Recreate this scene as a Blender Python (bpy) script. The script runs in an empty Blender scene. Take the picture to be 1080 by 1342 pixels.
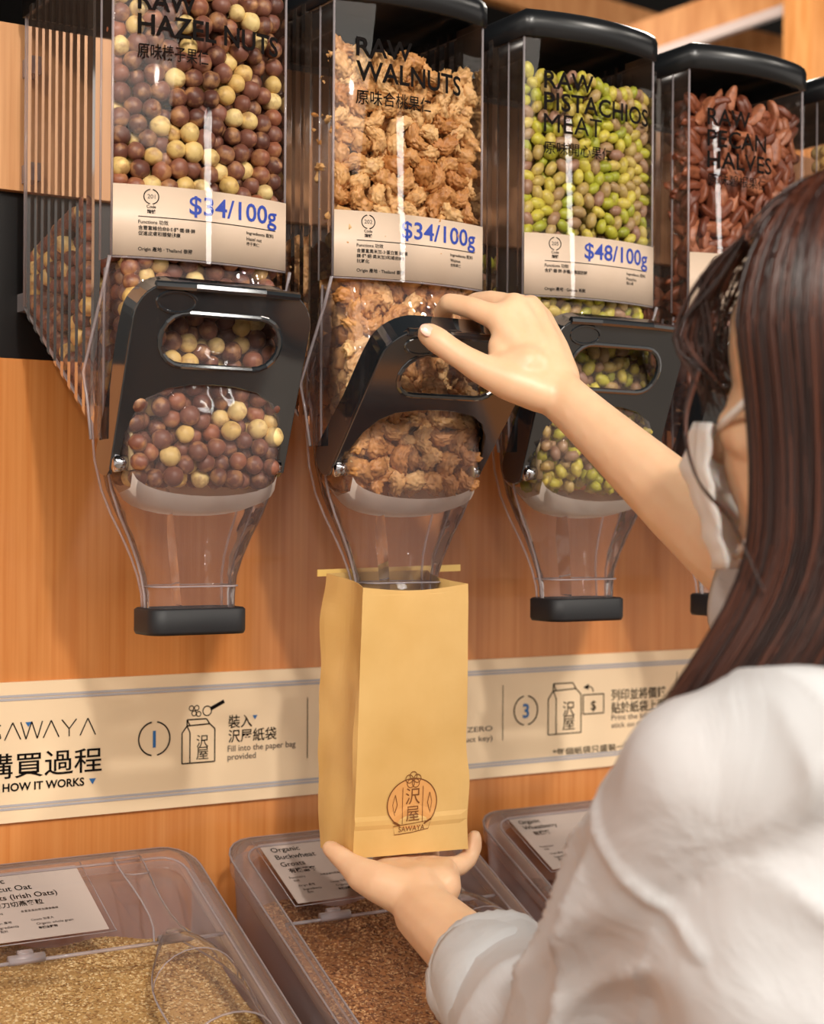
import bpy, bmesh, math, random
import numpy as np
from mathutils import Vector, Matrix, noise

random.seed(7)
rng = np.random.default_rng(7)
S = bpy.context.scene
COL = S.collection

# ------------------------------------------------------------------ camera
F_PX, IMG_W, IMG_H = 2197.0, 1080, 1342
YAW, PITCH, ROLL = 0.5655, 0.0026, 0.0069
CAMZ = 1.40
EYE = Vector((0, 0, CAMZ))
_r0 = Vector((math.cos(YAW), -math.sin(YAW), 0))
_fw = Vector((math.sin(YAW) * math.cos(PITCH), math.cos(YAW) * math.cos(PITCH), math.sin(PITCH)))
_u0 = Vector((-math.sin(YAW) * math.sin(PITCH), -math.cos(YAW) * math.sin(PITCH), math.cos(PITCH)))
CR = _r0 * math.cos(ROLL) + _u0 * math.sin(ROLL)
CU = _u0 * math.cos(ROLL) - _r0 * math.sin(ROLL)
cam_d = bpy.data.cameras.new('camera')
cam = bpy.data.objects.new('camera', cam_d)
COL.objects.link(cam)
cam.matrix_world = Matrix(((CR.x, CU.x, -_fw.x, EYE.x), (CR.y, CU.y, -_fw.y, EYE.y), (CR.z, CU.z, -_fw.z, EYE.z), (0, 0, 0, 1)))
cam_d.sensor_fit = 'HORIZONTAL'
cam_d.sensor_width = 24.0
cam_d.lens = F_PX / IMG_W * 24.0
cam_d.clip_start = 0.05
cam_d.dof.use_dof = True
cam_d.dof.focus_distance = 1.40
cam_d.dof.aperture_fstop = 5.2
S.camera = cam


def pt(u, v, zc):
    """a pixel and a distance along the view axis -> a point"""
    return EYE + zc * ((u - 540) / F_PX * CR - (v - 671) / F_PX * CU + _fw)


def on_y(u, v, y):
    """a pixel on a plane parallel to the wall"""
    d = pt(u, v, 1.0) - EYE
    return EYE + d * (y / d.y)


# ------------------------------------------------------------------ world, lights, exposure
W = bpy.data.worlds.new('world')
S.world = W
W.use_nodes = True
W.node_tree.nodes['Background'].inputs[0].default_value = (1.0, 0.90, 0.80, 1)
W.node_tree.nodes['Background'].inputs[1].default_value = 0.72


def aim(o, target):
    o.rotation_euler = (Vector(target) - o.location).to_track_quat('-Z', 'Y').to_euler()


def spot(name, loc, target, power, angle, radius, col, blend=0.35):
    d = bpy.data.lights.new(name, 'SPOT')
    d.energy, d.spot_size, d.shadow_soft_size, d.color, d.spot_blend = power, math.radians(angle), radius, col, blend
    o = bpy.data.objects.new(name, d)
    COL.objects.link(o)
    o.location = loc
    aim(o, target)
    return o


def area(name, loc, target, power, sx, sy, col):
    d = bpy.data.lights.new(name, 'AREA')
    d.shape, d.size, d.size_y, d.energy, d.color = 'RECTANGLE', sx, sy, power, col
    o = bpy.data.objects.new(name, d)
    COL.objects.link(o)
    o.location = loc
    aim(o, target)
    return o


WARM = (1.0, 0.91, 0.80)
area('ceiling_fill_light', (0.2, -1.3, 2.86), (0.6, -0.4, 0), 95, 2.6, 2.2, WARM)  # broad soft fill added from above, not a known fitting
spot('track_spot_key', (0.15, -0.75, 2.80), (0.80, 1.15, 1.30), 95, 40, 0.06, (1.0, 0.94, 0.86))
spot('track_spot_right', (2.1, -0.35, 2.80), (1.00, 1.0, 1.25), 60, 48, 0.06, WARM)
spot('track_spot_left', (-0.9, -0.30, 2.80), (0.50, 1.40, 1.3), 60, 40, 0.06, WARM)
# a long linear pendant, seen as the upright streaks on the bowed dispenser fronts
lp = area('linear_pendant_light', (3.4, -4.75, 2.75), (3.4, -4.75, 0), 130, 0.30, 4.6, (1.0, 0.95, 0.88))
lp.rotation_euler = (0, 0, math.atan2(0.427, 0.904))
for k, (x, y) in enumerate(((-1.6, -1.6), (-0.4, -2.4), (1.3, -1.7), (2.6, -1.2), (0.7, -3.2), (-1.8, 0.2), (3.0, 0.3))):
    dl = area('added_glint_lamp', (x, y, 2.90), (x, y, 0), 9, 0.16, 0.16, WARM)  # small lamps added to give highlights on plastic and handles
    dl.data.shape = 'DISK'
bl = bpy.data.lights.new('beam_fill_lamp', 'POINT'); bl.energy = 42; bl.shadow_soft_size = 0.12; bl.color = WARM  # point lamp added to brighten the timber beams
blo = bpy.data.objects.new('beam_fill_lamp', bl); COL.objects.link(blo); blo.location = (2.0, 2.1, 2.45)

S.view_settings.view_transform = 'Standard'
S.view_settings.look = 'None'
S.view_settings.gamma = 1.0
S.view_settings.use_curve_mapping = False
S.view_settings.exposure = 0.16
S.cycles.use_denoising = True
S.cycles.transparent_max_bounces = 40
S.cycles.max_bounces = 10
S.cycles.caustics_reflective = False
S.cycles.caustics_refractive = False
S.cycles.sample_clamp_indirect = 6.0


# ------------------------------------------------------------------ materials
def srgb(r, g, b):
    def f(c):
        c /= 255.0
        return c / 12.92 if c <= 0.04045 else ((c + 0.055) / 1.055) ** 2.4
    return (f(r), f(g), f(b), 1.0)


def mat(name, col, rough=0.5, metal=0.0, coat=0.0, spec=0.5, sss=0.0, sheen=0.0):
    m = bpy.data.materials.new(name)
    m.use_nodes = True
    b = m.node_tree.nodes['Principled BSDF']
    b.inputs['Base Color'].default_value = col
    b.inputs['Roughness'].default_value = rough
    b.inputs['Metallic'].default_value = metal
    b.inputs['Coat Weight'].default_value = coat
    b.inputs['Coat Roughness'].default_value = 0.06
    b.inputs['Specular IOR Level'].default_value = spec
    if sss:
        b.inputs['Subsurface Weight'].default_value = sss
        b.inputs['Subsurface Radius'].default_value = (0.9, 0.35, 0.2)
        b.inputs['Subsurface Scale'].default_value = 0.008
    b.inputs['Sheen Weight'].default_value = sheen
    return m


def nodes(m):
    nt = m.node_tree
    return nt, nt.nodes, nt.links, nt.nodes['Principled BSDF']


def add_noise_color(m, c1, c2, scale=(1, 1, 1), nscale=10.0, detail=4.0, lo=0.35, hi=0.65, bump=0.0, coord='Object', dist=0.0, bdist=0.002):
    nt, N, L, b = nodes(m)
    tc = N.new('ShaderNodeTexCoord')
    mp = N.new('ShaderNodeMapping')
    mp.inputs['Scale'].default_value = scale
    no = N.new('ShaderNodeTexNoise')
    no.inputs['Scale'].default_value = nscale
    no.inputs['Detail'].default_value = detail
    no.inputs['Distortion'].default_value = dist
    rp = N.new('ShaderNodeValToRGB')
    rp.color_ramp.elements[0].position, rp.color_ramp.elements[1].position = lo, hi
    rp.color_ramp.elements[0].color, rp.color_ramp.elements[1].color = c1, c2
    L.new(tc.outputs[coord], mp.inputs[0])
    L.new(mp.outputs[0], no.inputs['Vector'])
    L.new(no.outputs['Fac'], rp.inputs[0])
    L.new(rp.outputs[0], b.inputs['Base Color'])
    if bump:
        bp = N.new('ShaderNodeBump')
        bp.inputs['Strength'].default_value = bump
        bp.inputs['Distance'].default_value = bdist
        L.new(no.outputs['Fac'], bp.inputs['Height'])
        L.new(bp.outputs[0], b.inputs['Normal'])
    return m


def random_color(m, stops, rough_noise=0.0, nscale=300.0, mixc=None, mix=0.4):
    """one colour per piece from a ramp, with small mottling"""
    nt, N, L, b = nodes(m)
    oi = N.new('ShaderNodeObjectInfo')
    ge = N.new('ShaderNodeNewGeometry')
    ad = N.new('ShaderNodeMath'); ad.operation = 'ADD'
    fr = N.new('ShaderNodeMath'); fr.operation = 'FRACT'
    L.new(oi.outputs['Random'], ad.inputs[0])
    L.new(ge.outputs['Random Per Island'], ad.inputs[1])
    L.new(ad.outputs[0], fr.inputs[0])
    rp = N.new('ShaderNodeValToRGB')
    e = rp.color_ramp.elements
    e[0].position, e[0].color = stops[0]
    e[1].position, e[1].color = stops[-1]
    for p, c in stops[1:-1]:
        x = e.new(p); x.color = c
    L.new(fr.outputs[0], rp.inputs[0])
    out = rp.outputs[0]
    if mixc:
        no = N.new('ShaderNodeTexNoise')
        no.inputs['Scale'].default_value = nscale
        no.inputs['Detail'].default_value = 3.0
        gp = N.new('ShaderNodeNewGeometry')
        L.new(gp.outputs['Position'], no.inputs['Vector'])
        r2 = N.new('ShaderNodeValToRGB')
        r2.color_ramp.elements[0].position, r2.color_ramp.elements[1].position = 0.50, 0.68
        L.new(no.outputs['Fac'], r2.inputs[0])
        mu = N.new('ShaderNodeMath'); mu.operation = 'MULTIPLY'; mu.inputs[1].default_value = mix
        L.new(r2.outputs[0], mu.inputs[0])
        mx = N.new('ShaderNodeMix'); mx.data_type = 'RGBA'
        L.new(mu.outputs[0], mx.inputs[0])
        L.new(out, mx.inputs[6])
        mx.inputs[7].default_value = mixc
        out = mx.outputs[2]
        bp = N.new('ShaderNodeBump'); bp.inputs['Strength'].default_value = 0.25; bp.inputs['Distance'].default_value = 0.001
        L.new(no.outputs['Fac'], bp.inputs['Height'])
        L.new(bp.outputs[0], b.inputs['Normal'])
    L.new(out, b.inputs['Base Color'])
    return m


def clear_plastic(name, tint=(0.97, 0.96, 0.96, 1), ior=1.45, rough=0.03, haze=0.0, haze_col=(0.85, 0.83, 0.86, 1), bump=0.0, bscale=60.0):
    """thin clear sheet: straight-through light plus Fresnel gloss and a little haze"""
    m = bpy.data.materials.new(name)
    m.use_nodes = True
    nt = m.node_tree
    N, L = nt.nodes, nt.links
    N.remove(N['Principled BSDF'])
    tr = N.new('ShaderNodeBsdfTransparent'); tr.inputs[0].default_value = tint
    gl = N.new('ShaderNodeBsdfGlossy'); gl.inputs['Roughness'].default_value = rough
    fr = N.new('ShaderNodeFresnel'); fr.inputs[0].default_value = ior
    mx = N.new('ShaderNodeMixShader')
    L.new(fr.outputs[0], mx.inputs[0]); L.new(tr.outputs[0], mx.inputs[1]); L.new(gl.outputs[0], mx.inputs[2])
    out = mx.outputs[0]
    if bump:
        no = N.new('ShaderNodeTexNoise'); no.inputs['Scale'].default_value = bscale; no.inputs['Detail'].default_value = 1.0
        tc = N.new('ShaderNodeTexCoord'); L.new(tc.outputs['Object'], no.inputs['Vector'])
        bp = N.new('ShaderNodeBump'); bp.inputs['Strength'].default_value = bump; bp.inputs['Distance'].default_value = 0.004
        L.new(no.outputs['Fac'], bp.inputs['Height'])
        L.new(bp.outputs[0], gl.inputs['Normal']); L.new(bp.outputs[0], fr.inputs['Normal'])
    if haze:
        df = N.new('ShaderNodeBsdfDiffuse'); df.inputs[0].default_value = haze_col
        tl = N.new('ShaderNodeBsdfTranslucent'); tl.inputs[0].default_value = haze_col
        m0 = N.new('ShaderNodeMixShader'); m0.inputs[0].default_value = 0.4
        L.new(df.outputs[0], m0.inputs[1]); L.new(tl.outputs[0], m0.inputs[2])
        m2 = N.new('ShaderNodeMixShader'); m2.inputs[0].default_value = haze
        L.new(out, m2.inputs[1]); L.new(m0.outputs[0], m2.inputs[2])
        out = m2.outputs[0]
    L.new(out, N['Material Output'].inputs[0])
    return m


M = {}
M['wood'] = add_noise_color(mat('orange_laminate', srgb(204, 132, 70), 0.32, coat=0.3), srgb(198, 122, 60), srgb(212, 142, 80), (70, 70, 1.2), 3.0, 5.0, 0.3, 0.7)
M['wood_pale'] = add_noise_color(mat('pale_wood', srgb(214, 150, 98), 0.4), srgb(206, 146, 96), srgb(228, 172, 122), (60, 60, 1.5), 3.0, 5.0, 0.3, 0.7)
M['beam'] = add_noise_color(mat('beam_wood', srgb(205, 140, 80), 0.5), srgb(190, 122, 62), srgb(222, 158, 98), (30, 30, 3), 2.0, 4.0, 0.3, 0.7)
M['dark'] = mat('dark_void', srgb(14, 13, 15), 0.8)
M['floor'] = add_noise_color(mat('floor_tile', srgb(150, 135, 120), 0.4), srgb(140, 125, 110), srgb(165, 150, 135), (1, 1, 1), 4.0)
M['black_metal'] = mat('black_rail', srgb(16, 14, 14), 0.35)
M['black_gloss'] = mat('gloss_black_plastic', srgb(30, 34, 38), 0.09, coat=1.0, spec=0.9)
M['black_matte'] = mat('black_rubber', srgb(24, 25, 29), 0.55)
M['lid'] = mat('black_lid', srgb(22, 24, 27), 0.30)
M['clear'] = clear_plastic('clear_plastic', (0.98, 0.975, 0.975, 1), ior=1.33)
M['clear_wavy'] = clear_plastic('clear_moulded_plastic', (0.975, 0.965, 0.965, 1), ior=1.30, rough=0.015, bump=0.7, bscale=38.0, haze=0.085, haze_col=srgb(225, 205, 205))
M['edge'] = clear_plastic('clear_plastic_edge', (0.97, 0.94, 0.96, 1), 1.5, 0.08, haze=0.30, haze_col=srgb(250, 240, 244))  # whitish haze stands in for light caught in plastic edges
M['rib'] = clear_plastic('clear_rib', (0.95, 0.92, 0.92, 1), 1.30, 0.05, haze=0.08, haze_col=srgb(190, 160, 140))
M['bin'] = clear_plastic('bin_plastic', (0.93, 0.92, 0.94, 1), 1.45, 0.12, haze=0.27, haze_col=srgb(222, 196, 184))
M['bin_frost'] = clear_plastic('bin_frosted_plastic', (0.92, 0.90, 0.92, 1), 1.45, 0.2, haze=0.55, haze_col=srgb(205, 190, 192))
M['bin_clear'] = clear_plastic('bin_panel_plastic', (0.95, 0.93, 0.93, 1), ior=1.18, rough=0.12, haze=0.05, haze_col=srgb(222, 196, 184))
M['frost'] = clear_plastic('frosted_white_plastic', (0.9, 0.9, 0.9, 1), 1.4, 0.3, haze=0.82, haze_col=srgb(250, 240, 232))
M['cream_arm'] = mat('cream_plastic', srgb(225, 200, 150), 0.4)
M['chrome'] = mat('chrome', srgb(190, 190, 195), 0.12, 1.0)
M['card'] = mat('price_card_paper', srgb(233, 208, 184), 0.45)
M['ink'] = mat('black_ink', srgb(18, 14, 13), 0.9, spec=0.1)
M['ink_grey'] = mat('grey_ink', srgb(95, 82, 75), 0.5)
M['ink_blue'] = mat('blue_ink', srgb(38, 70, 178), 0.5)
M['ink_brown'] = mat('brown_ink', srgb(120, 72, 28), 0.6)
M['stamp_fill'] = mat('stamp_tint', srgb(218, 158, 92), 0.6)
M['sign'] = mat('sign_panel', srgb(240, 214, 178), 0.35)
M['sign_line'] = mat('sign_blue_line', srgb(178, 174, 178), 0.4)
M['sign_blue'] = mat('sign_blue', srgb(45, 105, 165), 0.4)
M['bin_card'] = mat('bin_card_paper', srgb(206, 188, 178), 0.5)
M['kraft'] = add_noise_color(mat('kraft_paper', srgb(214, 170, 98), 0.42, spec=0.4), srgb(208, 166, 98), srgb(222, 183, 118), (1, 1, 1), 14.0, 5.0, 0.3, 0.7, bump=0.25, bdist=0.004)
M['kraft_in'] = mat('kraft_inside', srgb(190, 146, 84), 0.6)
M['tie'] = mat('tin_tie', srgb(226, 190, 110), 0.35)
M['skin'] = add_noise_color(mat('skin', srgb(230, 188, 152), 0.42, sss=0.22), srgb(226, 182, 144), srgb(234, 194, 158), (1, 1, 1), 30.0, 3.0, 0.3, 0.7)
M['nail'] = mat('nail', srgb(240, 188, 168), 0.2)
M['mask'] = mat('mask_fabric', srgb(240, 238, 236), 0.8, sss=0.2)
M['trousers'] = mat('trousers', srgb(60, 58, 66), 0.8)
M['shoe'] = mat('shoe', srgb(40, 36, 34), 0.5)
M['eye'] = mat('eye', srgb(40, 26, 20), 0.1)


def cloth_material():
    m = bpy.data.materials.new('white_shirt_cloth')
    m.use_nodes = True
    nt, N, L, b = nodes(m)
    b.inputs['Base Color'].default_value = srgb(215, 217, 220)
    b.inputs['Roughness'].default_value = 0.85
    b.inputs['Sheen Weight'].default_value = 0.15
    tl = N.new('ShaderNodeBsdfTranslucent'); tl.inputs[0].default_value = srgb(232, 210, 186)
    mx = N.new('ShaderNodeMixShader'); mx.inputs[0].default_value = 0.24
    L.new(b.outputs[0], mx.inputs[1]); L.new(tl.outputs[0], mx.inputs[2])
    L.new(mx.outputs[0], N['Material Output'].inputs[0])
    tc = N.new('ShaderNodeTexCoord')
    no = N.new('ShaderNodeTexNoise'); no.inputs['Scale'].default_value = 14.0; no.inputs['Detail'].default_value = 4.0; no.inputs['Distortion'].default_value = 1.2
    L.new(tc.outputs['Object'], no.inputs['Vector'])
    bp = N.new('ShaderNodeBump'); bp.inputs['Strength'].default_value = 0.35; bp.inputs['Distance'].default_value = 0.012
    L.new(no.outputs['Fac'], bp.inputs['Height'])
    L.new(bp.outputs[0], b.inputs['Normal']); L.new(bp.outputs[0], tl.inputs['Normal'])
    return m


def hair_material():
    m = bpy.data.materials.new('dark_brown_hair')
    m.use_nodes = True
    nt, N, L, b = nodes(m)
    ge = N.new('ShaderNodeNewGeometry')
    rp = N.new('ShaderNodeValToRGB')
    e = rp.color_ramp.elements
    e[0].position, e[0].color = 0.0, srgb(30, 16, 13)
    e[1].position, e[1].color = 1.0, srgb(92, 48, 30)
    x = e.new(0.55); x.color = srgb(48, 24, 18)
    L.new(ge.outputs['Random Per Island'], rp.inputs[0])
    L.new(rp.outputs[0], b.inputs['Base Color'])
    b.inputs['Roughness'].default_value = 0.38
    b.inputs['Specular IOR Level'].default_value = 0.6
    return m


M['cloth'] = cloth_material()
M['hair'] = hair_material()
M['hazel_brown'] = random_color(mat('hazelnut_skin', srgb(120, 66, 44), 0.45), [(0.0, srgb(92, 54, 44)), (0.45, srgb(118, 72, 58)), (0.8, srgb(134, 86, 70)), (1.0, srgb(156, 92, 62))], nscale=105.0, mixc=srgb(204, 152, 100), mix=0.6)
M['hazel_cream'] = random_color(mat('hazelnut_blanched', srgb(232, 205, 140), 0.45), [(0.0, srgb(222, 186, 112)), (0.6, srgb(240, 214, 148)), (1.0, srgb(214, 172, 96))], nscale=120.0, mixc=srgb(140, 84, 50), mix=0.6)
M['walnut'] = random_color(mat('walnut_kernel', srgb(205, 150, 90), 0.5), [(0.0, srgb(186, 124, 66)), (0.5, srgb(214, 160, 100)), (1.0, srgb(230, 186, 128))], nscale=160.0, mixc=srgb(140, 84, 40), mix=0.55)
M['pistachio'] = random_color(mat('pistachio_kernel', srgb(160, 160, 60), 0.42), [(0.0, srgb(150, 158, 44)), (0.25, srgb(190, 184, 58)), (0.50, srgb(216, 196, 88)), (0.64, srgb(170, 140, 96)), (0.82, srgb(158, 118, 98)), (1.0, srgb(202, 186, 72))], nscale=220.0, mixc=srgb(124, 84, 66), mix=0.4)
M['pecan'] = random_color(mat('pecan_kernel', srgb(140, 74, 44), 0.42), [(0.0, srgb(104, 52, 34)), (0.5, srgb(138, 76, 50)), (1.0, srgb(176, 110, 76))], nscale=200.0, mixc=srgb(92, 46, 28), mix=0.5)
M['oat'] = random_color(mat('steel_cut_oat', srgb(214, 184, 120), 0.6), [(0.0, srgb(160, 118, 62)), (0.5, srgb(208, 172, 108)), (1.0, srgb(240, 216, 164))])
M['buckwheat'] = random_color(mat('buckwheat_groat', srgb(176, 124, 70), 0.6), [(0.0, srgb(112, 66, 34)), (0.5, srgb(168, 112, 62)), (1.0, srgb(216, 170, 116))])
M['redgrain'] = random_color(mat('dark_grain', srgb(120, 60, 40), 0.6), [(0.0, srgb(92, 44, 28)), (1.0, srgb(150, 86, 56))])


# ------------------------------------------------------------------ mesh builder
class MB:
    def __init__(self):
        self.v, self.f, self.mi = [], [], []

    def add(self, verts, faces, mi=0):
        o = len(self.v)
        self.v.extend([tuple(p) for p in verts])
        self.f.extend([tuple(i + o for i in f) for f in faces])
        self.mi.extend([mi] * len(faces))
        return self

    def box(self, lo, hi, mi=0):
        (a, b, c), (d, e, f) = lo, hi
        return self.add([(a, b, c), (d, b, c), (d, e, c), (a, e, c), (a, b, f), (d, b, f), (d, e, f), (a, e, f)],
                        [(0, 3, 2, 1), (4, 5, 6, 7), (0, 1, 5, 4), (1, 2, 6, 5), (2, 3, 7, 6), (3, 0, 4, 7)], mi)

    def loft(self, secs, closed=True, cap0=False, cap1=False, mi=0):
        n = len(secs[0])
        vs = [p for s in secs for p in s]
        fs = []
        for i in range(len(secs) - 1):
            for j in range(n if closed else n - 1):
                k = (j + 1) % n
                fs.append((i * n + j, i * n + k, (i + 1) * n + k, (i + 1) * n + j))
        if cap0:
            fs.append(tuple(reversed(range(n))))
        if cap1:
            fs.append(tuple((len(secs) - 1) * n + j for j in range(n)))
        return self.add(vs, fs, mi)

    def tube(self, pts, r, n=8, caps=True, mi=0, flat=1.0):
        pts = [Vector(p) for p in pts]
        rs = r if isinstance(r, (list, tuple)) else [r] * len(pts)
        secs = []
        up = None
        for i, p in enumerate(pts):
            t = (pts[min(i + 1, len(pts) - 1)] - pts[max(i - 1, 0)]).normalized()
            if up is None:
                up = Vector((0, 0, 1)) if abs(t.z) < 0.9 else Vector((1, 0, 0))
            a = t.cross(up).normalized()
            b = a.cross(t).normalized()
            up = b
            secs.append([p + a * (rs[i] * math.cos(q)) + b * (rs[i] * flat * math.sin(q)) for q in [2 * math.pi * k / n for k in range(n)]])
        return self.loft(secs, True, caps, caps, mi)

    def capsule(self, a, b, ra, rb, n=14):
        a, b = Vector(a), Vector(b)
        t = (b - a)
        if t.length < 1e-6:
            t = Vector((0, 0, 1e-4))
        L = t.length
        t = t / L
        pts, rs = [], []
        for k in range(5):
            q = math.pi / 2 * (1 - k / 4.0)
            pts.append(a - t * (ra * math.sin(q))); rs.append(max(ra * math.cos(q), 1e-4))
        for k in range(5):
            q = math.pi / 2 * (k / 4.0)
            pts.append(b + t * (rb * math.sin(q))); rs.append(max(rb * math.cos(q), 1e-4))
        return self.tube(pts, rs, n)

    def chain(self, items, n=14):
        for (p, r), (q, s) in zip(items[:-1], items[1:]):
            self.capsule(p, q, r, s, n)
        return self

    def ellipsoid(self, c, axes, radii, nu=24, nv=16):
        c = Vector(c)
        ax = [Vector(a) for a in axes]
        secs = []
        for i in range(nv + 1):
            th = math.pi * i / nv
            th = min(max(th, 0.02), math.pi - 0.02)
            secs.append([c + ax[0] * (radii[0] * math.sin(th) * math.cos(q)) + ax[1] * (radii[1] * math.sin(th) * math.sin(q)) + ax[2] * (radii[2] * math.cos(th))
                         for q in [2 * math.pi * k / nu for k in range(nu)]])
        return self.loft(secs, True, True, True)

    def mesh(self, name, smooth=True):
        me = bpy.data.meshes.new(name)
        me.from_pydata(self.v, [], self.f)
        me.validate()
        bm = bmesh.new(); bm.from_mesh(me)
        bmesh.ops.recalc_face_normals(bm, faces=bm.faces)
        bm.to_mesh(me); bm.free()
        if len(self.mi) == len(me.polygons):
            me.polygons.foreach_set('material_index', self.mi)
        if smooth:
            me.polygons.foreach_set('use_smooth', [True] * len(me.polygons))
        me.update()
        return me

    def build(self, name, m, parent=None, smooth=False, loc=None, extra=()):
        me = self.mesh(name, smooth)
        me.materials.append(m)
        for x in extra:
            me.materials.append(x)
        o = obj(name, me, parent)
        if loc is not None:
            o.location = loc
        return o


def obj(name, me, parent=None):
    o = bpy.data.objects.new(name, me)
    COL.objects.link(o)
    if parent is not None:
        o.parent = parent
    return o


def tag(o, label=None, cat=None, group=None, kind=None):
    if label: o['label'] = label
    if cat: o['category'] = cat
    if group: o['group'] = group
    if kind: o['kind'] = kind
    return o


def thing(name, loc, label, cat, group=None):
    o = obj(name, None)
    o.location = loc
    o.empty_display_size = 0.02
    return tag(o, label, cat, group)


def bevel(o, w, seg=2, angle=40):
    md = o.modifiers.new('bevel', 'BEVEL')
    md.width, md.segments, md.limit_method, md.angle_limit = w, seg, 'ANGLE', math.radians(angle)
    return o


def baked(o):
    """mesh of an object after its modifiers; the object and its source go"""
    dg = bpy.context.evaluated_depsgraph_get()
    me = bpy.data.meshes.new_from_object(o.evaluated_get(dg))
    bpy.data.objects.remove(o, do_unlink=True)
    return me


_tc = {}


def text_geo(body, bold=0.0):
    """filled outline of a word set 1 unit high (cap height about 0.73), left aligned"""
    key = (body, bold)
    if key not in _tc:
        cu = bpy.data.curves.new('lettering', 'FONT')
        cu.body = body
        cu.size = 1.0
        cu.offset = bold
        cu.resolution_u = 3
        cu.fill_mode = 'FRONT'
        o = bpy.data.objects.new('lettering', cu)
        COL.objects.link(o)
        dg = bpy.context.evaluated_depsgraph_get()
        me = bpy.data.meshes.new_from_object(o.evaluated_get(dg))
        vs = np.array([v.co[:2] for v in me.vertices]) if len(me.vertices) else np.zeros((0, 2))
        fs = [tuple(p.vertices) for p in me.polygons]
        bpy.data.objects.remove(o, do_unlink=True)
        bpy.data.curves.remove(cu)
        bpy.data.meshes.remove(me)
        _tc[key] = (vs, fs)
    return _tc[key]


def put_text(mb, body, x, y, h, fn, width=None, bold=0.0, mi=0, align='L'):
    """write into a builder; fn maps print coordinates to 3-D; h is the height of the tallest glyph"""
    vs, fs = text_geo(body, bold)
    if not len(vs):
        return
    lo, hi = vs.min(0), vs.max(0)
    base = 0.0
    k = h / (hi[1] - max(lo[1], -0.02) if hi[1] > 0 else 1)
    kx = width / (hi[0] - lo[0]) if width else k
    x0 = x - (hi[0] - lo[0]) * kx * (0.5 if align == 'C' else 0)
    mb.add([fn(x0 + (a - lo[0]) * kx, y + (b - base) * k) for a, b in vs], fs, mi)


def ribbon(mb, pts2, wd, fn, closed=False, mi=0):
    """flat stroke of a given width along 2-D points"""
    n = len(pts2)
    P = [Vector((p[0], p[1])) for p in pts2]
    vs, fs = [], []
    for i in range(n):
        if closed:
            t = P[(i + 1) % n] - P[i - 1]
        else:
            t = P[min(i + 1, n - 1)] - P[max(i - 1, 0)]
        t.normalize()
        nn = Vector((-t.y, t.x)) * (wd / 2)
        vs.append(fn(*(P[i] + nn))); vs.append(fn(*(P[i] - nn)))
    for i in range(n if closed else n - 1):
        k = (i + 1) % n
        fs.append((2 * i, 2 * i + 1, 2 * k + 1, 2 * k))
    mb.add(vs, fs, mi)


def arc(cx, cy, r, a0, a1, n=20, ry=None):
    return [(cx + r * math.cos(math.radians(a0 + (a1 - a0) * i / n)), cy + (ry or r) * math.sin(math.radians(a0 + (a1 - a0) * i / n))) for i in range(n + 1)]


def line2(x0, y0, x1, y1, n=1):
    return [(x0 + (x1 - x0) * i / n, y0 + (y1 - y0) * i / n) for i in range(n + 1)]


def shape2d(name, loops, ext, bev=0.0):
    """extruded flat outline (first loop outer, others holes), in X/Y, centred on Z=0"""
    cu = bpy.data.curves.new(name, 'CURVE')
    cu.dimensions = '2D'
    cu.fill_mode = 'BOTH'
    cu.extrude = ext
    cu.bevel_depth = bev
    cu.bevel_resolution = 2
    for lp_ in loops:
        sp = cu.splines.new('POLY')
        sp.points.add(len(lp_) - 1)
        for i, p in enumerate(lp_):
            sp.points[i].co = (p[0], p[1], 0, 1)
        sp.use_cyclic_u = True
    o = bpy.data.objects.new(name, cu)
    COL.objects.link(o)
    me = baked(o)
    return me

# ------------------------------------------------------------------ the room
Y_WALL = 1.46
tag(MB().box((-4, -6, -0.05), (8, 8, 0)).build('floor', M['floor']), 'pale tiled shop floor', None, None, 'structure')
tag(MB().box((-4, -6, 2.95), (8, 8, 3.05)).build('ceiling', M['dark']), 'dark ceiling above the wooden beams', None, None, 'structure')
tag(MB().box((-4, 7.0, 0), (8, 7.1, 2.95)).build('wall_far', M['dark']), 'dark far wall of the shop', None, None, 'structure')
wb = MB().box((-1.2, Y_WALL, 0), (3.6, Y_WALL + 0.03, CAMZ + 0.139)).build('wall_back', M['wood'])
tag(wb, 'orange wood panel behind the dispensers', None, None, 'structure')
tag(MB().box((-1.2, Y_WALL + 0.012, CAMZ + 0.1395), (3.6, Y_WALL + 0.03, CAMZ + 0.29)).build('trim_1', M['black_metal']), 'black mounting rail behind the dispensers', None, None, 'structure')
tag(MB().box((-1.2, Y_WALL + 0.003, CAMZ + 0.2905), (3.6, Y_WALL + 0.03, CAMZ + 0.44)).build('trim_2', M['wood_pale']), 'pale wood board above the black rail', None, None, 'structure')


def beam(name, a, b, w, h, m, label):
    a, b = Vector(a), Vector(b)
    t = (b - a).normalized()
    s = t.cross(Vector((0, 0, 1)))
    s = s.normalized() if s.length > 1e-3 else Vector((1, 0, 0))
    q = s.cross(t).normalized()
    mb = MB()
    mb.loft([[p + s * (i * w / 2) + q * (j * h / 2) for i, j in ((-1, -1), (1, -1), (1, 1), (-1, 1))] for p in (a, b)], True, True, True)
    o = mb.build(name, m)
    return tag(o, label, None, None, 'structure')


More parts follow.
